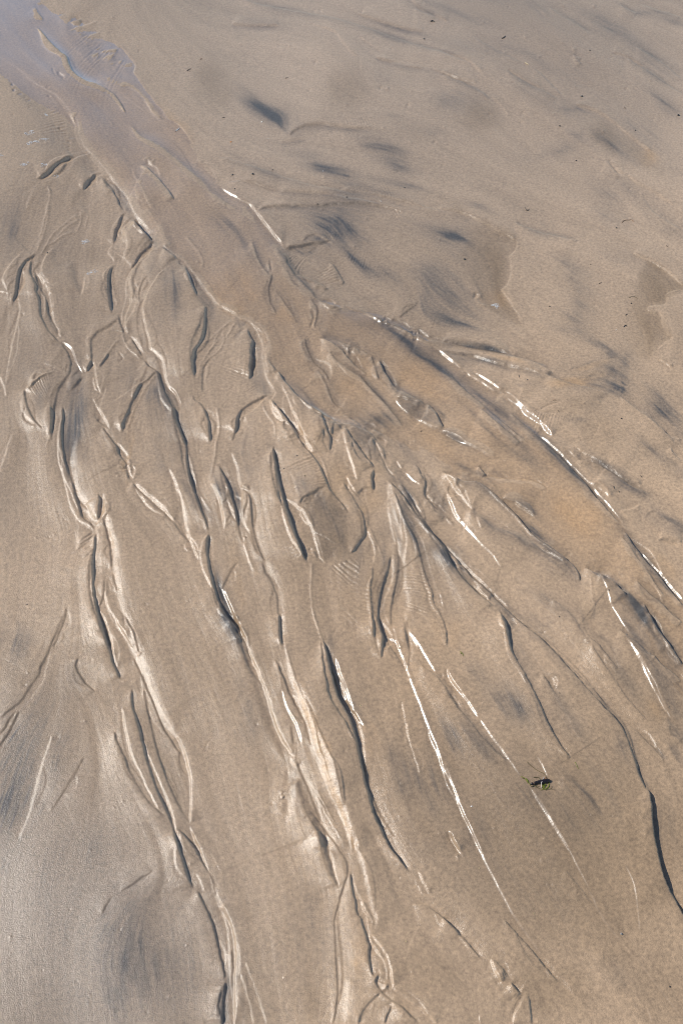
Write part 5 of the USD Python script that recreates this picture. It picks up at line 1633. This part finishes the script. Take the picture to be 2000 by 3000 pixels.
def weed(X, Y, label, strands, mat, w, group=None):
    path, o, m = xform('seaweed_scrap', label, 'seaweed', X, Y, group)
    for i, s in enumerate(strands):
        part('strand', path, tube(path3([(X + a, Y + b) for a, b in s], o, 0.8, 12, 0.15, i), np.linspace(w, w * 0.5, 12) * m, 0.7, 6, i), mat)
for t, x, y, label, st, mat, w in [
    ('l', 118, 256, 'small yellow green weed scrap alone on bare sand at centre right', [[(-5, -6), (-1, -3), (3, 2), (4, 8)], [(-4, 0), (0, -1), (3, 1)]], 'green', 1.2),
    ('l', 866, 1000, 'thin green weed scrap in the runnel right of the black stick', [[(-4, -9), (0, -2), (2, 4), (6, 10)]], 'green', 1.0),
    ('c', 545, 1366, 'dark curl of weed with a pale thread on the upper right flat', [[(-6, -5), (-2, -1), (3, 2), (6, -2)], [(-3, 1), (2, 3), (5, 1)]], 'grit', 1.1),
    ('c', 1200, 1440, 'long brown weed strand stretched on sand between the two damp hollows', [[(-14, 6), (-8, 0), (0, -2), (8, -2), (12, -3)], [(14, -3), (18, 0), (22, 4)]], 'brown', 1.1),
    ('f', 1240, 611, 'fine yellow weed thread curled on the left edge of the right damp hollow', [[(-12, 1), (-6, -2), (2, -3), (10, 0), (13, 4)]], 'olive', 0.6),
    ('f', 1188, 793, 'short hooked black weed scrap on sand left of the right damp hollow', [[(-4, 4), (-1, 0), (3, -2), (4, 2)]], 'grit', 1.3)]:
    X, Y = px(t, f'{x},{y}')[0]
    weed(X, Y, label, st, mat, w)

def rock(seed, sx, sy, sz):
    s = trimesh.creation.icosphere(subdivisions=2)
    r = np.random.default_rng(seed)
    ax = r.standard_normal((5, 3)); ph = r.uniform(0, 6, 5)
    v = s.vertices * (1 + 0.09 * np.sin(s.vertices @ ax.T * 2.2 + ph).sum(1, keepdims=True) / 1.5)
    s.vertices = v * [sx, sy, sz]
    return s

PEB = [('c', 905, 622, 3.0, 'grit', 'round black pebble on the flat sand near the far right corner'), ('c', 1540, 740, 3.0, 'grit', 'black pebble at the right edge high on the flat'),
       ('c', 760, 820, 2.4, 'grit', 'small black pebble left of the blue grey streak on the upper right flat'), ('c', 955, 336, 1.8, 'grit', 'tiny dark speck far up the right flat beside two short dark streaks'),
       ('c', 1257, 845, 2.0, 'grit', 'small dark speck right above the thin bright bank on the upper right flat'), ('c', 870, 1041, 2.0, 'grit', 'tiny dark speck below the pale dome of sand at upper right'),
       ('c', 1132, 1490, 2.2, 'grit', 'dark speck just under the long brown weed strand'), ('f', 135, 352, 3.0, 'grit', 'black pebble lying inside the left damp brown hollow'),
       ('f', 962, 388, 1.5, 'grit', 'tiny dark grain between the two damp brown hollows'), ('f', 693, 662, 2.0, 'grit', 'small dark grain right of the point of the left damp hollow'),
       ('f', 1228, 648, 1.8, 'grit', 'tiny black grain under the yellow weed thread'), ('b', 203, 1152, 3.0, 'grit', 'black pebble right of the white glinting rill at upper centre'),
       ('b', 68, 1147, 2.6, 'grit', 'black oval pebble just right of the stream edge foam, left of its twin'), ('b', 85, 1241, 1.8, 'grit', 'tiny black grain below the two black pebbles near the stream'),
       ('b', 333, 1120, 1.8, 'grit', 'tiny black grain on the pale streak right of the two black pebbles'), ('b', 1197, 1228, 2.0, 'grit', 'small dark grain at the right end of the feathered dark rill'),
       ('b', 1325, 260, 2.4, 'grit', 'small black pebble on the long faint lines at the top'), ('b', 627, 1338, 1.8, 'grit', 'tiny dark grain beside the dark T shaped stain'),
       ('b', 818, 1298, 2.4, 'grit', 'dark grit clot in the middle of the glinting crack'), ('d', 312, 316, 2.2, 'grit', 'small black pebble on the braided bank at far left'),
       ('o', 1160, 984, 3.4, 'grey', 'grey pebble near the bottom right beside the glinting runnel'), ('o', 1480, 1328, 2.4, 'grit', 'small dark grain close to the bottom right corner'),
       ('g', 178, 1283, 1.8, 'grit', 'tiny dark grain on the smooth sand at left'), ('f', 545, 1160, 1.8, 'grit', 'tiny dark grain below the upright twig by the main bank'),
       ('h', 495, 341, 1.9, 'grit', 'tiny dark grain on the rippled slope above the oval pool'), ('h', 408, 411, 1.6, 'grit', 'dark grain beside the long black bank left of the oval pool'),
       ('h', 545, 470, 1.8, 'olive', 'green brown grain on the ripples just above the oval pool'), ('i', 1075, 1200, 2.0, 'grit', 'small dark grain on the grey wedge at lower right of the main bank'),
       ('i', 1160, 68, 2.0, 'grit', 'dark grain on the pink sand right of the wavy rills'), ('l', 757, 522, 1.5, 'grit', 'tiny grain between the two curving dark runnels'),
       ('i', 755, 1362, 1.6, 'grit', 'tiny dark grain on the bare orange sand at lower right')]
for i, (t, x, y, r, mat, label) in enumerate(PEB):
    X, Y = px(t, f'{x},{y}')[0]
    p, m = place(X, Y)
    mesh = rock(i, r * m * 1.1, r * m * 1.05, r * m * 0.7); mesh.apply_transform(trimesh.transformations.rotation_matrix(i * 1.3, [0, 0, 1])); mesh.apply_translation([0, 0, r * m * 0.35])
    pm = usdkit.mesh(stage, numbered('pebble'), mesh, M[mat], smooth=True)
    pm.AddTranslateOp().Set(Gf.Vec3d(*map(float, p)))
    tag(pm.GetPrim(), label, 'pebble', 'dark specks scattered on the sand')

def shell(r, ribs=9, seed=0):
    """A cockle valve: a ribbed, domed fan with thickness."""
    a = np.linspace(-1.25, 1.25, 25); q = np.linspace(0.05, 1, 7)
    A, Qq = np.meshgrid(a, q)
    rim = 1 + 0.03 * np.cos(A * ribs * 2)
    x, y = np.sin(A) * Qq * r * rim, (np.cos(A) * Qq * rim - 0.45) * r
    z = r * (0.55 * np.sqrt(np.clip(1 - (Qq * 0.95) ** 2, 0, 1)) + 0.03 * np.cos(A * ribs * 2) * Qq)
    top = np.stack([x, y, z], -1).reshape(-1, 3); bot = top - [0, 0, r * 0.10]
    F, n, k = [], 25, 25 * 7
    for i in range(6):
        for j in range(24):
            b = i * n + j
            F += [[b, b + n, b + 1], [b + 1, b + n, b + n + 1], [k + b, k + b + 1, k + b + n], [k + b + 1, k + b + n + 1, k + b + n]]
    edge = [i for i in range(n)] + [i * n + n - 1 for i in range(1, 7)] + [6 * n + j for j in range(n - 2, -1, -1)] + [i * n for i in range(5, 0, -1)]
    for u, w in zip(edge, edge[1:] + edge[:1]):
        F += [[u, w, k + w], [u, k + w, k + u]]
    m = trimesh.Trimesh(np.vstack([top, bot]), F, process=False); m.fix_normals()
    return m
for t, x, y, r, mat, label, nm in [('b', 60, 938, 4.2, 'orange', 'orange shell fragment at the end of the thin white rill right of the stream', 'shell'), ('b', 262, 799, 3.6, 'white', 'white shell chip lying on the blue grey stain at upper centre', 'shell'),
                               ('b', 1040, 1320, 2.6, 'white', 'white shell chip at the right end of the glinting crack', 'shell'), ('b', 662, 1130, 2.2, 'white', 'tiny white shell chip on the dark grey streak at upper centre', 'shell'),
                               ('l', 180, 1262, 3.2, 'white', 'pale shell chip on grey sand left below the black stick', 'shell'), ('o', 590, 846, 3.0, 'tan', 'tan shell chip on smooth sand at bottom right centre', 'shell'),
                               ('o', 232, 547, 2.6, 'tan', 'tan shell chip between two glinting lines at bottom centre right', 'shell'), ('i', 1195, 1480, 2.6, 'grey', 'bluish grey shell chip at the head of the long white glint on the right', 'shell'),
                               ('f', 1128, 822, 2.0, 'white', 'tiny white shell chip left below the hooked black weed scrap', 'shell'), ('n', 1206, 1035, 3.2, 'tan', 'half buried tan shell right of the collapsed runnel at the bottom', 'shell'),
                               ('k', 908, 598, 3.0, 'tan', 'small tan shell right of the white glint above the long black bank', 'shell'), ('b', 305, 912, 1.8, 'white', 'tiny white shell speck under the blue grey stain', 'shell')]:
    X, Y = px(t, f'{x},{y}')[0]
    p, m = place(X, Y)
    mesh = shell(r * m); mesh.apply_transform(trimesh.transformations.rotation_matrix(x * 0.7, [0, 0, 1])); mesh.apply_translation([0, 0, -0.05 * r * m])
    pm = usdkit.mesh(stage, numbered(nm), mesh, M[mat], smooth=40)
    pm.AddTranslateOp().Set(Gf.Vec3d(*map(float, p)))
    tag(pm.GetPrim(), label, 'shell', 'shell bits on the sand')

for t, x, y, pts, w, mat, label in [
    ('c', 390, 250, [(-5, 3), (-1, 1), (2, -1), (5, -4)], 1.5, 'twig', 'bent dark twig lying on the flat near the top right'), ('c', 545, 417, [(-5, -3), (-1, 0), (4, 3)], 1.1, 'straw', 'pale straw splinter on the grey sand at upper right'),
    ('a', 1240, 458, [(-6, 4), (0, 0), (6, -3)], 1.0, 'twig', 'thin dark twig left of the brown patch at upper left'), ('a', 1166, 852, [(-5, 4), (0, 1), (5, -4)], 1.2, 'white', 'pale stick fragment on the wet right edge of the stream'),
    ('a', 1160, 857, [(-4, 3), (0, 0), (4, -4)], 0.9, 'twig', 'dark twig touching the pale stick fragment at the stream edge'), ('a', 1320, 387, [(-3, 1), (0, 0), (3, -1)], 1.0, 'brown', 'short brown twig above the brown patch at upper left'),
    ('b', 1380, 148, [(-5, 1), (0, -1), (6, 2)], 2.2, 'grit', 'stubby black wood chip on the dark streak at the top centre right'), ('f', 490, 1131, [(0, -4), (0, 0), (1, 4)], 1.0, 'twig', 'short upright dark twig between the fan runnel and the glinting bank'),
    ('f', 1023, 516, [(-4, 1), (0, 0), (4, -2)], 0.9, 'twig', 'thin twig crossing the blue grey streak between the damp hollows'), ('f', 1195, 722, [(-2, 2), (0, 0), (3, -2)], 0.9, 'twig', 'tiny dark twig above the hooked black weed scrap'),
    ('i', 1110, 525, [(-1, -5), (0, 0), (2, 4)], 1.0, 'twig', 'small dark twig right of the broad white glint on the main bank'), ('i', 1145, 547, [(-1, -3), (1, 2)], 0.9, 'twig', 'tiny twig right beside the small dark twig by the white glint'),
    ('i', 1291, 441, [(-2, -2), (2, 2)], 1.0, 'twig', 'tiny dark twig on the edge of the grey lobe at right'), ('b', 425, 512, [(-4, 1), (0, 0), (4, -1)], 0.8, 'twig', 'short thin twig on bare sand above the blue grey stain'),
    ('b', 12, 775, [(-3, 0), (3, -1)], 0.9, 'twig', 'short dark twig right of the brown patch at upper left'), ('c', 1190, 696, [(-2, -3), (2, 2)], 0.9, 'twig', 'tiny twig on the flat right of the round black pebble'),
    ('e', 1306, 1486, [(-2, 2), (2, -2)], 0.8, 'twig', 'tiny dark twig on the bar below the long glinting edge'), ('f', 720, 1302, [(-5, 0), (0, 0), (5, 1)], 0.7, 'brown', 'thin brown twig above the wavy rills by the main bank'),
    ('f', 1465, 268, [(-3, -2), (0, 0), (3, 1)], 0.8, 'twig', 'tiny twig above the top of the right damp hollow'), ('i', 745, 29, [(-1, -3), (2, 2)], 0.8, 'twig', 'tiny twig lying among the wavy rills')]:
    X, Y = px(t, f'{x},{y}')[0]
    p, m = place(X, Y)
    P = path3([(X + a, Y + b) for a, b in pts], p, [0.7, 1.3, 0.9], 9, 0.1, x)
    pm = usdkit.mesh(stage, numbered('twig'), tube(P, np.linspace(w, w * 0.6, 9) * m, 0.9, 7, x), M[mat], smooth=True)
    pm.AddTranslateOp().Set(Gf.Vec3d(*map(float, p)))
    tag(pm.GetPrim(), label, 'twig', 'twigs and splinters on the sand')

for t, x, y, rx, ry, ang, n, label in [
    ('a', 197, 886, 12, 5, -0.35, 12, 'patch of white foam rings on the dark sand at far left, highest one'), ('a', 250, 942, 30, 4, -0.25, 22, 'long string of white foam rings at far left above the curved bank'),
    ('a', 160, 1097, 15, 5, -0.2, 12, 'patch of foam rings left of the curved dark bank'), ('a', 290, 1101, 9, 4, -0.2, 9, 'small foam patch just above the curved dark bank'), ('a', 300, 758, 6, 3, 0, 5, 'tiny foam patch below the left ripples'),
    ('a', 12, 1030, 6, 3, 0, 5, 'tiny foam patch at the left edge of the beach'), ('a', 370, 1160, 6, 4, -0.6, 6, 'tiny foam patch in the runnel under the curved dark bank'),
    ('f', 338, 650, 9, 7, 0, 14, 'round foam patch in the tip of the left damp brown hollow'), ('d', 557, 224, 10, 5, -0.3, 12, 'foam patch on the left lobes below the stream'), ('d', 610, 432, 18, 6, -0.4, 14, 'long foam smear beside the notched dark bank at left')]:
    X, Y = px(t, f'{x},{y}')[0]
    p, m = place(X, Y)
    r = np.random.default_rng(x); ms = []
    for k in range(n):
        u, v = r.uniform(-1, 1), r.uniform(-1, 1)
        qx, qy = X + rx * u * math.cos(ang) - ry * v * math.sin(ang), Y + rx * u * math.sin(ang) + ry * v * math.cos(ang)
        q, mm = place(qx, qy)
        rad = r.uniform(1.2, 3.0) * mm
        tr = trimesh.creation.torus(rad, 0.33 * mm, major_sections=14, minor_sections=5)
        tr.vertices[:, 0] *= r.uniform(1.0, 1.7)
        tr.apply_translation(q - p + [0, 0, 0.3 * mm]); ms.append(tr)
    pm = usdkit.mesh(stage, numbered('foam_patch'), trimesh.util.concatenate(ms), M['foam'], smooth=True)
    pm.AddTranslateOp().Set(Gf.Vec3d(*map(float, p)))
    tag(pm.GetPrim(), label, 'foam', 'foam left on the sand')
